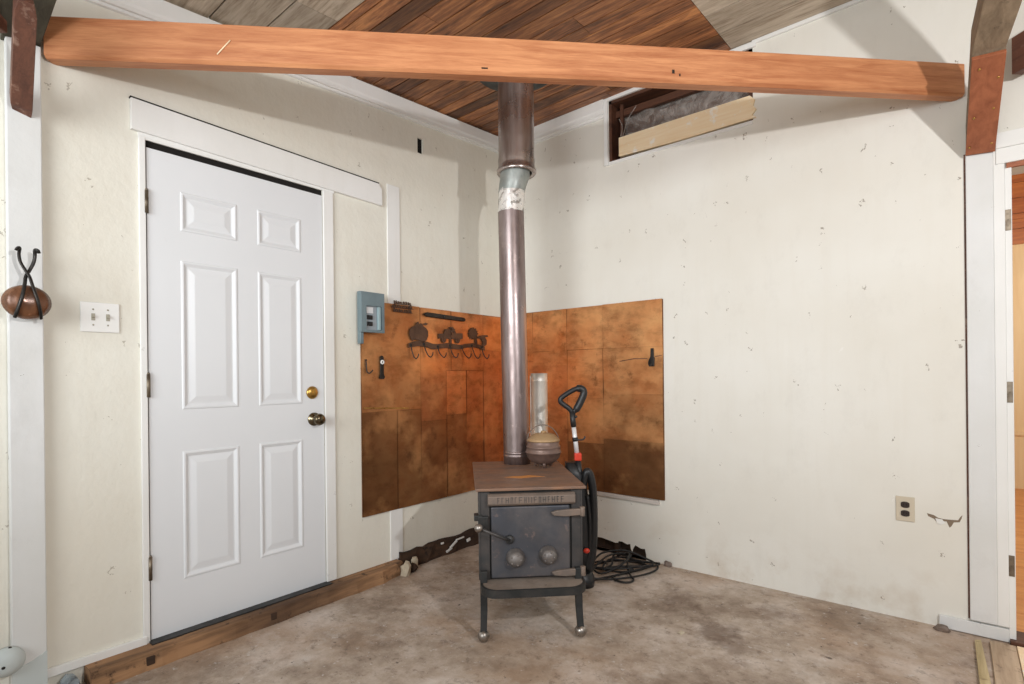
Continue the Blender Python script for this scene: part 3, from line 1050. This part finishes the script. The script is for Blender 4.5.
mb.prism([(.57 + (.046 + .007 * (-1) ** i) * math.cos(2 * PI * i / 24), .175 + (.038 + .006 * (-1) ** i) * math.sin(2 * PI * i / 24)) for i in range(24)], 'y', -.006, -.002)
mb.prism([(.585, .09), (.612, .09), (.606, .16), (.590, .16)], 'y', -.0055, -.0025)
mb.prism([(.61, .155), (.66, .168), (.715, .172), (.722, .160), (.69, .155), (.706, .135), (.705, .105), (.672, .085), (.655, .088), (.668, .115), (.65, .14), (.61, .145)], 'y', -.006, -.002)
mb.build('bush_silhouette', M['rackiron'], kr)
for x, zt, dx in ((.016, .075, .022), (.12, .086, .036), (.237, .074, .034), (.344, .085, .035), (.455, .079, .047), (.552, .092, .039), (.653, .082, .03)):
    mb = MB()
    zb_ = -.008 + .012 * (x > .08)
    mb.tube(spline([(x, -.006, zt), (x + dx * .3, -.008, zt - .035), (x + dx * .7, -.016, zb_ + .012), (x + dx, -.028, zb_), (x + dx + .010, -.034, zb_ + .014), (x + dx + .014, -.034, zb_ + .03)], 5), .0034, 8)
    mb.sphere((x, -.007, zt), .008, 10)
    mb.build('hook', M['iron'], kr)

# small hanging opener
ho = thing('bottle_opener', 'small dark wall bottle opener with a white ring on the copper panel', 'bottle opener', (.0135, -1.163, 1.14), PI / 2)
mb = MB()
mb.prism([(-.012, .03), (-.02, .012), (-.014, 0), (.014, 0), (.02, .012), (.012, .03), (.012, .125), (.006, .135), (-.006, .135), (-.012, .125)], 'y', -.008, 0)
mb.build('plate', M['iron'], ho, bevel=.002)
mb = MB()
mb.tube([(0.009 * math.cos(2 * PI * i / 16), -.010, .098 + .009 * math.sin(2 * PI * i / 16)) for i in range(17)], .0045, 8)
plabel(mb.build('ring', M['plate'], ho), 'white ring')
# spring-clip hook at the lower left
mb = MB()
mb.tube(spline([(-.008, -.002, .07), (-.006, -.006, .01), (.004, -.016, -.004), (.014, -.024, .006), (.02, -.026, .014)], 5), .0035, 8)
mb.sphere((-.008, -.003, .07), .006, 8)
o = mb.build('wire_hook', M['iron'], None, (.0135, -1.262, 1.178), PI / 2)
tag(o, 'little dark wire hook at the left edge of the left copper panel', 'hook')
# clip on the right copper panel
hk = thing('wall_clip', 'small dark metal clip hook near the edge of the right copper panel', 'hook', (1.153, -.0135, 1.2), 0)
mb = MB()
mb.prism([(-.006, .11), (.012, .11), (.014, .06), (.018, .05), (.016, 0), (-.014, 0), (-.018, .04), (-.008, .06)], 'y', -.01, 0)
mb.build('plate', M['iron'], hk, bevel=.002)
mb = MB()
mb.tube(spline([(-.01, -.012, .045), (-.012, -.024, .02), (-.002, -.03, .002), (.01, -.026, .012)], 5), .004, 8)
mb.build('hook', M['iron'], hk)
mb = MB()
mb.prism([(-.22, .038), (-.12, .052), (-.03, .05), (-.03, .046), (-.12, .047), (-.22, .034)], 'y', -.0055, -.0035)
mb.prism([(.02, .062), (.062, .066), (.062, .062), (.02, .058)], 'y', -.0055, -.0035)
plabel(mb.build('scratch_mark', M['rackiron'], cpr, (1.153, -.0105, 1.2)), 'dark scratch')

# ------------------------------------------------------------------ light switch and outlet
sw = thing('light_switch', 'white double toggle light switch plate left of the door', 'light switch', (0, -2.552, 1.337), PI / 2)
mb = MB()
mb.box(0, .126, -.006, 0, 0, .116)
mb.build('plate', M['plate'], sw, bevel=.003)
for cx in (.040, .087):
    mb = MB()
    mb.box(cx - .006, cx + .006, -.008, -.005, .045, .072)
    mb.box(cx - .004, cx + .004, -.017, -.007, .056, .066)
    mb.build('toggle', M['toggle'], sw, bevel=.001)
    for cz in (.028, .088):
        mb = MB()
        mb.lathe([(0, 0), (.0035, 0), (.003, .0015), (0, .002)], (cx, -.006, cz), n=10, axis=(0, -1, 0))
        mb.build('screw', M['toggle'], sw)
ol = thing('wall_outlet', 'ivory outlet plate with two dark sockets low on the right wall', 'electrical outlet', (2.36, 0, .456), 0)
mb = MB()
mb.box(0, .071, -.006, 0, 0, .114)
mb.build('plate', M['outletplate'], ol, bevel=.002)
for cz in (.037, .077):
    mb = MB()
    mb.prism([(.0355 + .0165 * max(-1, min(1, 1.25 * math.cos(2 * PI * i / 24))), cz + .0145 * math.sin(2 * PI * i / 24)) for i in range(24)], 'y', -.009, -.005)
    k = mb.build('socket', M['outletface'], ol)
    mb = MB()
    for dx in (-.006, .006):
        mb.box(.0355 + dx - .001, .0355 + dx + .001, -.0095, -.0088, cz - .003, cz + .005)
    mb.build('slot', M['gap_black'], k)

# ------------------------------------------------------------------ gourd hanger on the left post
gh = thing('gourd_hanger', 'brown gourd wrapped in crossed black iron straps on the left post', 'wall ornament', (.03, -2.714, 1.424), PI / 2)
mb = MB()
n = 32
rings = []
for j in range(17):
    a = -PI / 2 + PI * j / 16
    rr_ = max(math.cos(a), .01)
    ring = []
    for i in range(n):
        t = 2 * PI * i / n
        lob = 1 + .035 * math.cos(10 * t)
        ring.append((.065 * rr_ * lob * math.cos(t), -.040 + .038 * rr_ * lob * math.sin(t), .002 + .060 * math.sin(a)))
    rings.append(ring)
mb.loft(rings)
mb.build('gourd', M['shell'], gh)
for s in (-1, 1):
    mb = MB()
    p = [(-.030 * s, -.060, .176), (-.026 * s, -.064, .184), (-.020 * s, -.056, .184), (-.021 * s, -.048, .166), (-.017 * s, -.046, .14), (-.006 * s, -.05 - .005 * s, .112), (.004 * s, -.056 - .005 * s, .09),
         (.010 * s, -.070, .06), (.016 * s, -.081, .03), (.023 * s, -.083, .0), (.030 * s, -.074, -.03), (.035 * s, -.058, -.055)]
    mb.tube(spline(p, 5), .0062, 8, flat=.7)
    mb.build('iron_strap', M['iron'], gh)

# grey round cover and grey paint at the foot of the left post
mb = MB()
mb.lathe([(0, 0), (.05, 0), (.05, .012), (.042, .03), (.02, .038), (0, .04)], (0, 0, 0), axis=(0, -1, 0))
rc = mb.build('round_cover', M['greypaint'], None, (.03, -2.772, .18), PI / 2)
tag(rc, 'pale grey round cover at the foot of the left post', 'wall cover')
for x, z in ((-.012, -.006), (.008, .048)):
    mb = MB()
    mb.lathe([(0, 0), (.006, 0), (.005, .004), (0, .005)], (x, -.036 if z < .03 else -.012, z if z < .03 else .046), n=10, axis=(0, -1, 0))
    mb.build('screw', M['iron'], rc)
mb = MB()
mb.prism([(-2.757, .0), (-2.757, .135), (-2.70, .155), (-2.663, .175), (-2.663, 0)], 'x', .03, .033)
struct(mb.build('trim_13', M['greypaint']), 'pale grey paint patch at the foot of the left post', 'paint patch')

# ------------------------------------------------------------------ wood stove
st = thing('wood_stove', 'dark cast iron wood stove on ball feet in the corner', 'wood stove', (.868, -.942, 0), math.radians(44.5))
mb = MB()
mb.box(-.246, .246, -.378, .378, .645, .658)
top = mb.build('top_plate', M['stove_top'], st, bevel=.003)
plabel(top, 'rusty brown flat top plate')
mb = MB()
mb.prism([(-.10, -.02), (-.05, .0), (-.02, -.005), (.03, .015), (.06, -.005), (.10, -.03), (.04, -.035), (-.02, -.06), (-.06, -.04)], 'z', .0002, .0008)
plabel(mb.build('rust_stain', m_plain('orange_rust', srgb(196, 128, 62), .7), top, (0.0, -.10, .658)), 'orange rust stain')
mb = MB()
mb.box(-.218, .218, -.335, .355, .25, .645)
mb.build('firebox', M['stove'], st, bevel=.004)
mb = MB()
mb.box(-.226, .226, -.348, -.335, .25, .645)
mb.build('front_plate', M['stove_black'], st, bevel=.002)
for s in (-1, 1):
    mb = MB()
    mb.box(s * .226 - .006, s * .226 + .006, -.356, -.30, .25, .64)
    mb.box(s * .205 - .022, s * .205 + .022, -.356, -.349, .25, .64)
    mb.build('corner_angle', M['stove'], st, bevel=.002)
# heat deflector plate with raised strokes
mb = MB()
mb.prism([(-.348, .632), (-.372, .632), (-.386, .622), (-.386, .590), (-.376, .580), (-.348, .580)], 'x', -.192, .196)
dp = mb.build('name_plate', M['rust'], st, bevel=.003)
plabel(dp, 'rusty brown plate with raised worn markings')
mb = MB()
rs = random.Random(4)
x = -.150
while x < .150:
    w_ = rs.choice([.014, .018, .02])
    kind = rs.randint(0, 4)
    y0, y1 = -.3868, -.385
    mb.box(x, x + .003, y0, y1, .593, .619)
    if kind in (0, 2, 3):
        mb.box(x, x + w_ - .005, y0, y1, .616, .619)
    if kind in (1, 2):
        mb.box(x, x + w_ - .006, y0, y1, .604, .607)
    if kind in (0, 1, 4):
        mb.box(x + w_ - .007, x + w_ - .004, y0, y1, .593, .619)
    x += w_ + .004
mb.build('raised_marks', M['stove'], dp)
# door
sd = MB()
sd.box(-.178, .172, -.372, -.349, .262, .575)
sdoor = sd.build('stove_door', M['stove_door'], st, bevel=.006, seg=3)
plabel(sdoor, 'mottled grey stove door')
for cx, cz in ((-.073, .352), (.072, .358)):
    mb = MB()
    mb.lathe([(0, 0), (.041, 0), (.041, .008), (.037, .012), (.036, .03), (.03, .042), (.016, .05), (0, .052)], (cx, -.372, cz), axis=(0, -1, 0))
    for i in range(5):
        a = i * 2 * PI / 5
        mb.sphere((cx + .022 * math.cos(a), -.372 - .044, cz + .022 * math.sin(a)), .006, 8)
    plabel(mb.build('draft_knob', M['knob'], sdoor), 'round tarnished draft knob')
mb = MB()
mb.lathe([(0, 0), (.02, 0), (.018, .014), (0, .016)], (-.098, -.372, .432), axis=(0, -1, 0))
mb.tube([(-.098, -.384, .432), (-.13, -.40, .447), (-.225, -.425, .497)], .0068, 10)
h = mb.build('door_handle', M['stove'], sdoor)
mb = MB()
mb.sphere((-.234, -.428, .501), .0185, 20)
plabel(mb.build('handle_ball', M['nickel'], st), 'shiny ball on the handle end')
for cz in (.547, .283):
    mb = MB()
    mb.prism([(.085, cz), (.10, cz - .014), (.15, cz - .019), (.236, cz - .014), (.236, cz + .014), (.16, cz + .012), (.11, cz + .008)], 'y', -.39, -.372)
    mb.tube([(.226, -.384, cz - .02), (.226, -.384, cz + .022)], .012, 12)
    mb.build('hinge', M['rust'], sdoor, bevel=.003)
mb = MB()
mb.box(-.252, -.215, -.37, -.32, .515, .54)
mb.box(-.235, -.19, -.374, -.35, .47, .535)
mb.build('latch_bracket', M['stove_black'], st, bevel=.003)
# ash shelf
mb = MB()
out = [(-.226, -.335)]
rad = .075
for k in range(9):
    a = PI + k / 8 * PI / 2
    out.append((-.226 + rad + rad * math.cos(a), -.49 + rad + rad * math.sin(a)))
for k in range(9):
    a = 1.5 * PI + k / 8 * PI / 2
    out.append((.226 - rad + rad * math.cos(a), -.49 + rad + rad * math.sin(a)))
out.append((.226, -.335))
mb.prism(out, 'z', .232, .252)
sh = mb.build('ash_shelf', M['ash_shelf'], st, bevel=.002)
plabel(sh, 'dusty rounded ash shelf')
mb = MB()
inn = [(x * .965, y + .008 if y > -.40 else y * .984) for x, y in out]
for i in range(len(out) - 1):
    a, b, c, d = out[i], out[i + 1], inn[i + 1], inn[i]
    sc = 1.008
    f = lambda p, z: (p[0] * sc, p[1] * sc, z)
    lo, hi = .222, .255
    if i in (0, len(out) - 2):
        pass
    for q in ([f(a, lo), f(b, lo), f(b, hi), f(a, hi)], [(*d, lo), (*c, lo), (*c, hi), (*d, hi)], [f(a, hi), f(b, hi), (*c, hi), (*d, hi)], [f(a, lo), f(b, lo), (*c, lo), (*d, lo)]):
        mb.quad(q)
bmesh.ops.remove_doubles(mb.bm, verts=mb.bm.verts[:], dist=1e-5)
mb.build('rim', M['stove_black'], sh)
for sx, sy in ((-1, -1), (1, -1), (-1, 1), (1, 1)):
    mb = MB()
    x = (.213 if sx < 0 else .206) * sx * (1 if sy < 0 else .86)
    y = -.378 if sy < 0 else .32
    yb = y + .02 * sy if sy < 0 else y + .01
    rings = []
    for z, k in ((.30, 0), (.22, .1), (.13, .35), (.085, .7), (.043, 1.0)):
        yy = y + (yb - y) * k
        xx = x + .004 * sx * k * k
        w_, t = .0155 - .002 * k, .006
        rings.append([(xx - w_, yy - .012, z), (xx + w_, yy - .012, z), (xx + w_, yy + .012, z), (xx - w_, yy + .012, z)])
    mb.loft(rings, smooth=False)
    lg = mb.build('leg', M['stove_black'], st, bevel=.002)
    mb = MB()
    mb.sphere((x + .004 * sx, yb, .0265), .0265, 20)
    plabel(mb.build('ball_foot', M['nickel'], lg), 'tarnished ball foot')

# ------------------------------------------------------------------ stovepipe
pb = Vector((.663, -.728, .658))
sp = thing('stovepipe', 'tall metal stovepipe rising from the stove to the ceiling', 'stovepipe', pb)
mb = MB()
mb.lathe([(.0745, 0.001), (.0745, .04), (.077, .042), (.077, .05), (.0745, .052), (.0745, .058), (.0765, .06), (.0765, .068), (.074, .07)], n=36)
mb.build('bottom_collar', M['pipe'], sp)
mb = MB()
rings = []
def ringc(c, r, n=36):
    return [(c[0] + r * math.cos(2 * PI * i / n), c[1] + r * math.sin(2 * PI * i / n), c[2]) for i in range(n)]
for z in (.068, .3, .6, .9, 1.2, 1.418):
    k = z / 1.418
    r = .0735
    rings.append(ringc((-.015 * k, -.012 * k, z), r))
mb.loft(rings, caps=False)
mb.build('lower_pipe', M['pipe'], sp)
mb = MB()
rings = []
r0 = random.Random(2)
for i in range(9):
    k = i / 8
    z = 1.412 + .128 * k
    c = (-.015 + .004 * k, -.012 + .003 * k, z)
    rings.append([(c[0] + (.0735 + r0.uniform(-.002, .003)) * math.cos(2 * PI * j / 36), c[1] + (.0735 + r0.uniform(-.002, .003)) * math.sin(2 * PI * j / 36), z) for j in range(36)])
mb.loft(rings, caps=False)
plabel(mb.build('foil_wrap', M['foil'], sp), 'crinkled silver foil wrap')
mb = MB()
mb.loft([ringc((-.011, -.009, 1.53), .075), ringc((-.006, -.006, 1.56), .077), ringc((.004, .002, 1.61), .083), ringc((.009, .006, 1.70), .084)], caps=False)
plabel(mb.build('adapter', M['galv'], sp), 'pale grey adapter')
mb = MB()
mb.lathe([(.088, 1.634), (.108, 1.630), (.112, 1.636), (.112, 1.648), (.104, 1.656), (.102, 1.68), (.104, 1.70), (.101, 1.724), (.101, 2.235)], (.011, .010, 0), n=40, caps=False)
mb.build('upper_pipe', M['pipe_up'], sp)
mb = MB()
mb.lathe([(.101, 2.206), (.225, 2.206), (.225, 2.212), (.101, 2.212)], (.011, .010, 0), n=40, caps=False)
fl = mb.build('ceiling_flashing', M['flash'], sp)
plabel(fl, 'dark blue grey flashing plate')

# ------------------------------------------------------------------ pot on the stove
R44 = Matrix.Rotation(math.radians(44.5), 3, 'Z')
pp = R44 @ Vector((.136, .165, 0)) + Vector((.868, -.942, .658))
pt = thing('iron_pot', 'small round brown iron pot with tan lid on the stove top', 'pot', pp, math.radians(40))
mb = MB()
mb.lathe([(.0, .012), (.03, .013), (.058, .024), (.076, .045), (.083, .068), (.0855, .069), (.0855, .075), (.083, .078), (.08, .094), (.082, .096), (.082, .101), (.078, .104), (.0745, .122), (.074, .128), (0, .128)], n=36)
for a in (90, 210, 330):
    q = math.radians(a + 180)
    mb.tube([(.04 * math.cos(q), .04 * math.sin(q), 0), (.042 * math.cos(q), .042 * math.sin(q), .026)], [.006, .01], 10)
mb.build('pot_body', M['pot'], pt)
mb = MB()
mb.lathe([(0, .126), (.079, .126), (.080, .131), (.072, .140), (.056, .156), (.034, .164), (0, .166)], n=36)
mb.sphere((0, 0, .170), .010, 12, (1.3, 1.3, .8))
plabel(mb.build('lid', M['potlid'], pt), 'tan rusty lid')
mb = MB()
mb.tube([(-.078 * math.cos(PI * i / 20), .03 + .02 * math.sin(PI * i / 20), .115 + .085 * math.sin(PI * i / 20)) for i in range(21)], .0022, 8)
mb.build('bail_handle', M['rust'], pt)

pt.scale = (1.13, 1.13, 1.1)

# ------------------------------------------------------------------ tin duct standing behind the stove
td = thing('tin_duct', 'bright tin duct pipe standing upright behind the stove', 'duct', (.577, -.395, 0))
mb = MB()
mb.lathe([(.052, 0), (.052, .72), (.0535, .725), (.0535, .74), (.052, .745), (.052, 1.11), (.0535, 1.115), (.0535, 1.122), (.052, 1.127), (.052, 1.165), (.049, 1.165), (.049, .9)], n=32, caps=False)
mb.build('tube', M['tin'], td)
mb = MB()
mb.box(-.056, -.05, -.004, .004, .01, 1.15, M=Matrix.Rotation(math.radians(220), 4, 'Z') @ Matrix.Scale(-1, 4, (1, 0, 0)))
mb.build('seam', M['tin'], td)

# ------------------------------------------------------------------ upright vacuum
vc = thing('upright_vacuum', 'black upright vacuum with silver pole and red clip beside the stove', 'vacuum cleaner', (.994, -.582, 0), math.radians(39.4))
mb = MB()
lp = [(-.044, 0, .945), (-.060, 0, .968), (-.102, 0, 1.0), (-.108, 0, 1.018), (-.098, 0, 1.032), (-.055, 0, 1.06), (-.02, 0, 1.076), (.008, 0, 1.075), (.02, 0, 1.055), (.008, 0, 1.02), (-.018, 0, .97), (-.044, 0, .945)]
mb.tube(spline(lp, 5), [.014 + .0065 * (30 < i < 52) for i in range(56)], 10)
mb.tube([(-.043, 0, .955), (-.041, 0, .90), (-.037, 0, .868)], [.016, .0155, .015], 14)
mb.sphere((-.026, -.012, .925), .008, 10)
mb.build('grip_handle', M['blackp'], vc)
mb = MB()
mb.tube([(-.038, 0, .875), (-.018, 0, .70)], .0125, 16)
plabel(mb.build('pole', M['alu'], vc), 'silver pole')
mb = MB()
mb.tube([(-.031, 0, .812), (-.0285, 0, .79)], .016, 14)
mb.tube(spline([(-.03, -.014, .80), (-.005, -.02, .799), (.015, -.02, .804), (.022, -.02, .818)], 5), .0045, 8)
mb.build('cord_hook', M['blackp'], vc)
mb = MB()
mb.box(-.037, .003, -.022, .018, .685, .727)
plabel(mb.build('clip', M['red'], vc, bevel=.006), 'red clip')
mb = MB()
mb.tube([(-.016, 0, .69), (.006, 0, .52)], .0155, 14)
mb.build('lower_pole', M['blackp'], vc)
mb = MB()
def se(cx, cy, z, rx, ry, n=24):
    return [(cx + rx * math.copysign(abs(math.cos(2 * PI * i / n)) ** .7, math.cos(2 * PI * i / n)), cy + ry * math.copysign(abs(math.sin(2 * PI * i / n)) ** .7, math.sin(2 * PI * i / n)), z) for i in range(n)]
mb.loft([se(-.005, .03, .06, .055, .06), se(-.005, .03, .2, .062, .065), se(-.012, .03, .45, .058, .06), se(-.03, .025, .60, .055, .05), se(-.055, .02, .675, .03, .035)])
mb.build('dust_canister', M['blackp'], vc)
mb = MB()
mb.tube(spline([(.006, -.01, .54), (.02, -.012, .60), (.034, -.012, .625), (.050, -.012, .60), (.062, -.012, .52), (.066, -.012, .36), (.058, -.012, .20), (.036, -.014, .09)], 8), .022, 14)
mb.build('hose', M['blackp'], vc)
mb = MB()
mb.tube(spline([(.03, -.02, .5), (.042, -.022, .36), (.04, -.022, .2), (.02, -.024, .10)], 6), .012, 10)
mb.build('cord_bundle', M['cable'], vc)
mb = MB()
mb.sphere((.02, -.045, .205), .016, 14, (1.1, .8, .9))
plabel(mb.build('button', M['red'], vc), 'red button')
mb = MB()
mb.loft([se(-.0, .05, .0, .07, .10), se(-.0, .05, .03, .075, .105), se(-.0, .05, .07, .06, .09), se(-.01, .05, .09, .04, .06)])
mb.build('floor_head', M['blackp'], vc, bevel=0)

# cord coiled on the floor
mb = MB()
rs = random.Random(17)
cen = Vector((1.02, -.26, 0))
pts = [(1.02, -.53, .05), (1.01, -.50, .012)]
for i in range(30):
    a = i * .83 + rs.uniform(-.12, .12)
    rx = .14 + .06 * math.sin(i * .97) + rs.uniform(-.05, .05)
    ry = .10 + .05 * math.cos(i * .73) + rs.uniform(-.05, .05)
    u = Vector((.773, .634, 0)) * rx * math.cos(a) + Vector((-.634, .773, 0)) * ry * math.sin(a)
    dr_ = Vector((.773, .634, 0)) * .05 * math.sin(i * .11)
    p = cen + u + dr_
    p.y = min(p.y, -.02)
    pts.append((p.x, p.y, .007 + .0022 * i * (.2 + .8 * rs.random())))
for q in ((1.08, -.40, .012), (1.16, -.42, .008), (1.19, -.36, .008), (1.13, -.30, .02)):
    pts.append(q)
pts += [(1.07, -.20, .05), (1.05, -.12, .06), (1.0, -.24, .085), (.98, -.36, .07), (.99, -.49, .03), (1.05, -.46, .012), (1.16, -.34, .012), (1.22, -.18, .01), (1.20, -.07, .012), (1.12, -.05, .03),
        (1.0, -.1, .07), (.93, -.26, .08), (.95, -.40, .05), (1.03, -.43, .03), (1.10, -.30, .07), (1.06, -.16, .08), (.98, -.16, .05)]
mb.tube(spline(pts, 5), .0056, 8)
o = mb.build('power_cord', M['cable'])
tag(o, 'tangled black power cord lying on the floor beside the vacuum', 'cord')

# ------------------------------------------------------------------ doorway on the right
mb = MB()
mb.box(2.712, 2.748, -.018, 0, .066, 2.10)
mb.box(2.748, DX0 + .004, -.012, .0, 0.0, DZT)
struct(mb.build('trim_14', M['white'], bevel=.002), 'white casing at the left side of the right doorway', 'door casing')
mb = MB()
mb.box(2.72, DX1 + .1, -.024, 0, DZT + .02, DZT + .085)
mb.box(2.72, DX1 + .1, -.03, 0, DZT + .085, DZT + .15)
struct(mb.build('trim_15', M['white'], bevel=.002), 'white head casing above the right doorway', 'door casing')
mb = MB()
mb.box(DX0 - .012, DX1 + .02, -.014, .0, DZT, DZT + .02)
struct(mb.build('trim_16', M['brownwood']), 'thin brown strip under the doorway head casing', 'trim strip')
for i, z in enumerate((1.785, 1.06, .328)):
    mb = MB()
    mb.box(-.010, .010, -.003, 0, -.044, .044)
    for q in (-.025, 0, .025):
        mb.lathe([(0, 0), (.003, 0), (.002, .001)], (0, -.003, q), n=8, axis=(0, -1, 0))
    o = mb.build('hinge_leaf', M['hinge'], None, (2.757, -.012, z), 0, bevel=.0015)
    tag(o, ['grey hinge leaf near the top of the right doorway casing', 'grey hinge leaf halfway up the right doorway casing', 'dark hinge leaf low on the right doorway casing'][i], 'hinge', 'hinge leaves on the doorway casing')
# room beyond
mb = MB()
for i in range(16):
    y0 = .12 + i * .28
    mb.box(1.8, 5.5, y0 + .002, y0 + .278, -.02, 0)
mb.box(DX0 - .1, DX1 + .1, 0, .12, -.02, .0)
struct(mb.build('floor_beyond', M['pinefloor']), 'orange pine floor in the room beyond the doorway', 'floor')
mb = MB()
mb.box(1.8, 5.5, 4.1, 4.15, 0, 2.5)
mb.box(1.8, 5.5, 4.085, 4.1, .52, .56)
struct(mb.build('wall_back', M['plywood']), 'pale plywood wall beyond the doorway', 'wall')
mb = MB()
for i in range(6):
    mb.box(1.8, 5.5, 4.07, 4.12, 2.38 + i * .15, 2.525 + i * .15)
mb.box(1.8, 5.5, 4.05, 4.12, 2.62, 2.65)
struct(mb.build('trim_17', M['orangewood']), 'orange pine boards high on the wall beyond the doorway', 'wall boards')
mb = MB()
mb.quad([(1.8, .12, 3.3), (5.5, .12, 3.3), (5.5, 4.15, 3.3), (1.8, 4.15, 3.3)])
struct(mb.build('ceiling_beyond', M['orangewood']), 'orange board ceiling of the room beyond the doorway', 'ceiling')
# loose boards by the threshold
mb = MB()
mb.loft([[(2.635, -.10, 0), (2.655, -.085, 0), (2.655, -.085, .014), (2.635, -.10, .014)], [(2.640, -.50, 0), (2.672, -.50, 0), (2.672, -.50, .016), (2.640, -.50, .016)],
         [(2.650, -.95, 0), (2.682, -.95, 0), (2.682, -.95, .014), (2.650, -.95, .014)]], smooth=False)
o = mb.build('wood_strip', M['yellowwood'])
tag(o, 'thin yellowish wood strip on the floor by the right doorway', 'wood strip')
mb = MB()
mb.box(2.684, 2.765, -.95, -.06, 0, .012)
o = mb.build('floor_plank', M['tanwood'], bevel=.002)
tag(o, 'narrow tan floor plank beside the yellowish wood strip', 'plank')
mb = MB()
mb.box(2.768, 3.6, -.95, -.05, 0, .01)
o = mb.build('floor_board', M['palewood'], bevel=.002)
tag(o, 'wide pale board on the floor in front of the right doorway', 'board')
mb = MB()
mb.box(2.75, DX1 + .02, -.04, .10, 0.0, .02)
struct(mb.build('trim_18', M['darkwood'], bevel=.002), 'dark threshold strip in the right doorway', 'threshold')

# ------------------------------------------------------------------ light
wd = bpy.data.worlds.new('daylight')
S.world = wd
wd.use_nodes = True
bg = wd.node_tree.nodes['Background']
bg.inputs[0].default_value = (.95, .975, 1.0, 1)
bg.inputs[1].default_value = .30


def light(kind, name, loc, energy, color=(1, 1, 1), target=None, **k):
    l = bpy.data.lights.new(name, kind)
    l.energy = energy
    l.color = color
    for a, v in k.items():
        setattr(l, a, v)
    o = link(bpy.data.objects.new(name, l))
    o.location = loc
    if target:
        o.rotation_euler = (Vector(target) - Vector(loc)).to_track_quat('-Z', 'Y').to_euler()
    return o


light('POINT', 'flash_lamp', (3.66, -2.26, 1.95), 132, (.99, .982, .988), shadow_soft_size=.035)
light('AREA', 'corner_fill', (1.8, -5.0, 1.9), 31, (.945, .98, 1), target=(.2, -.2, 1.75), shape='RECTANGLE', size=2.2, size_y=1.6, spread=math.radians(80))  # unseen soft fill added behind the camera to brighten the corner
light('POINT', 'beyond_fill', (3.4, 2.2, 2.2), 80, (1, .95, .87), shadow_soft_size=.3)  # unseen light added to brighten the room through the doorway

# ------------------------------------------------------------------ camera
F_PX = 540.0
cam = bpy.data.cameras.new('camera')
cam.sensor_fit = 'HORIZONTAL'
cam.sensor_width = 36
cam.lens = F_PX / 1024 * 36
cam.shift_y = (376 - 342) / 1024
cam.clip_start = .02
co = link(bpy.data.objects.new('camera', cam))
fw = Vector((-.6344, .7730, 0)).normalized()
rt = Vector((fw.y, -fw.x, 0))
up = Vector((0, 0, 1))
th = math.radians(.6)
xa = rt * math.cos(th) - up * math.sin(th)
ya = rt * math.sin(th) + up * math.cos(th)
mw = Matrix((xa, ya, -fw)).transposed().to_4x4()
mw.translation = Vector((2.58, -3.10, 1.15))
co.matrix_world = mw
S.camera = co

S.view_settings.view_transform = 'Standard'
S.view_settings.look = 'None'
S.view_settings.exposure = 0.0
S.view_settings.gamma = 1
S.view_settings.use_curve_mapping = False
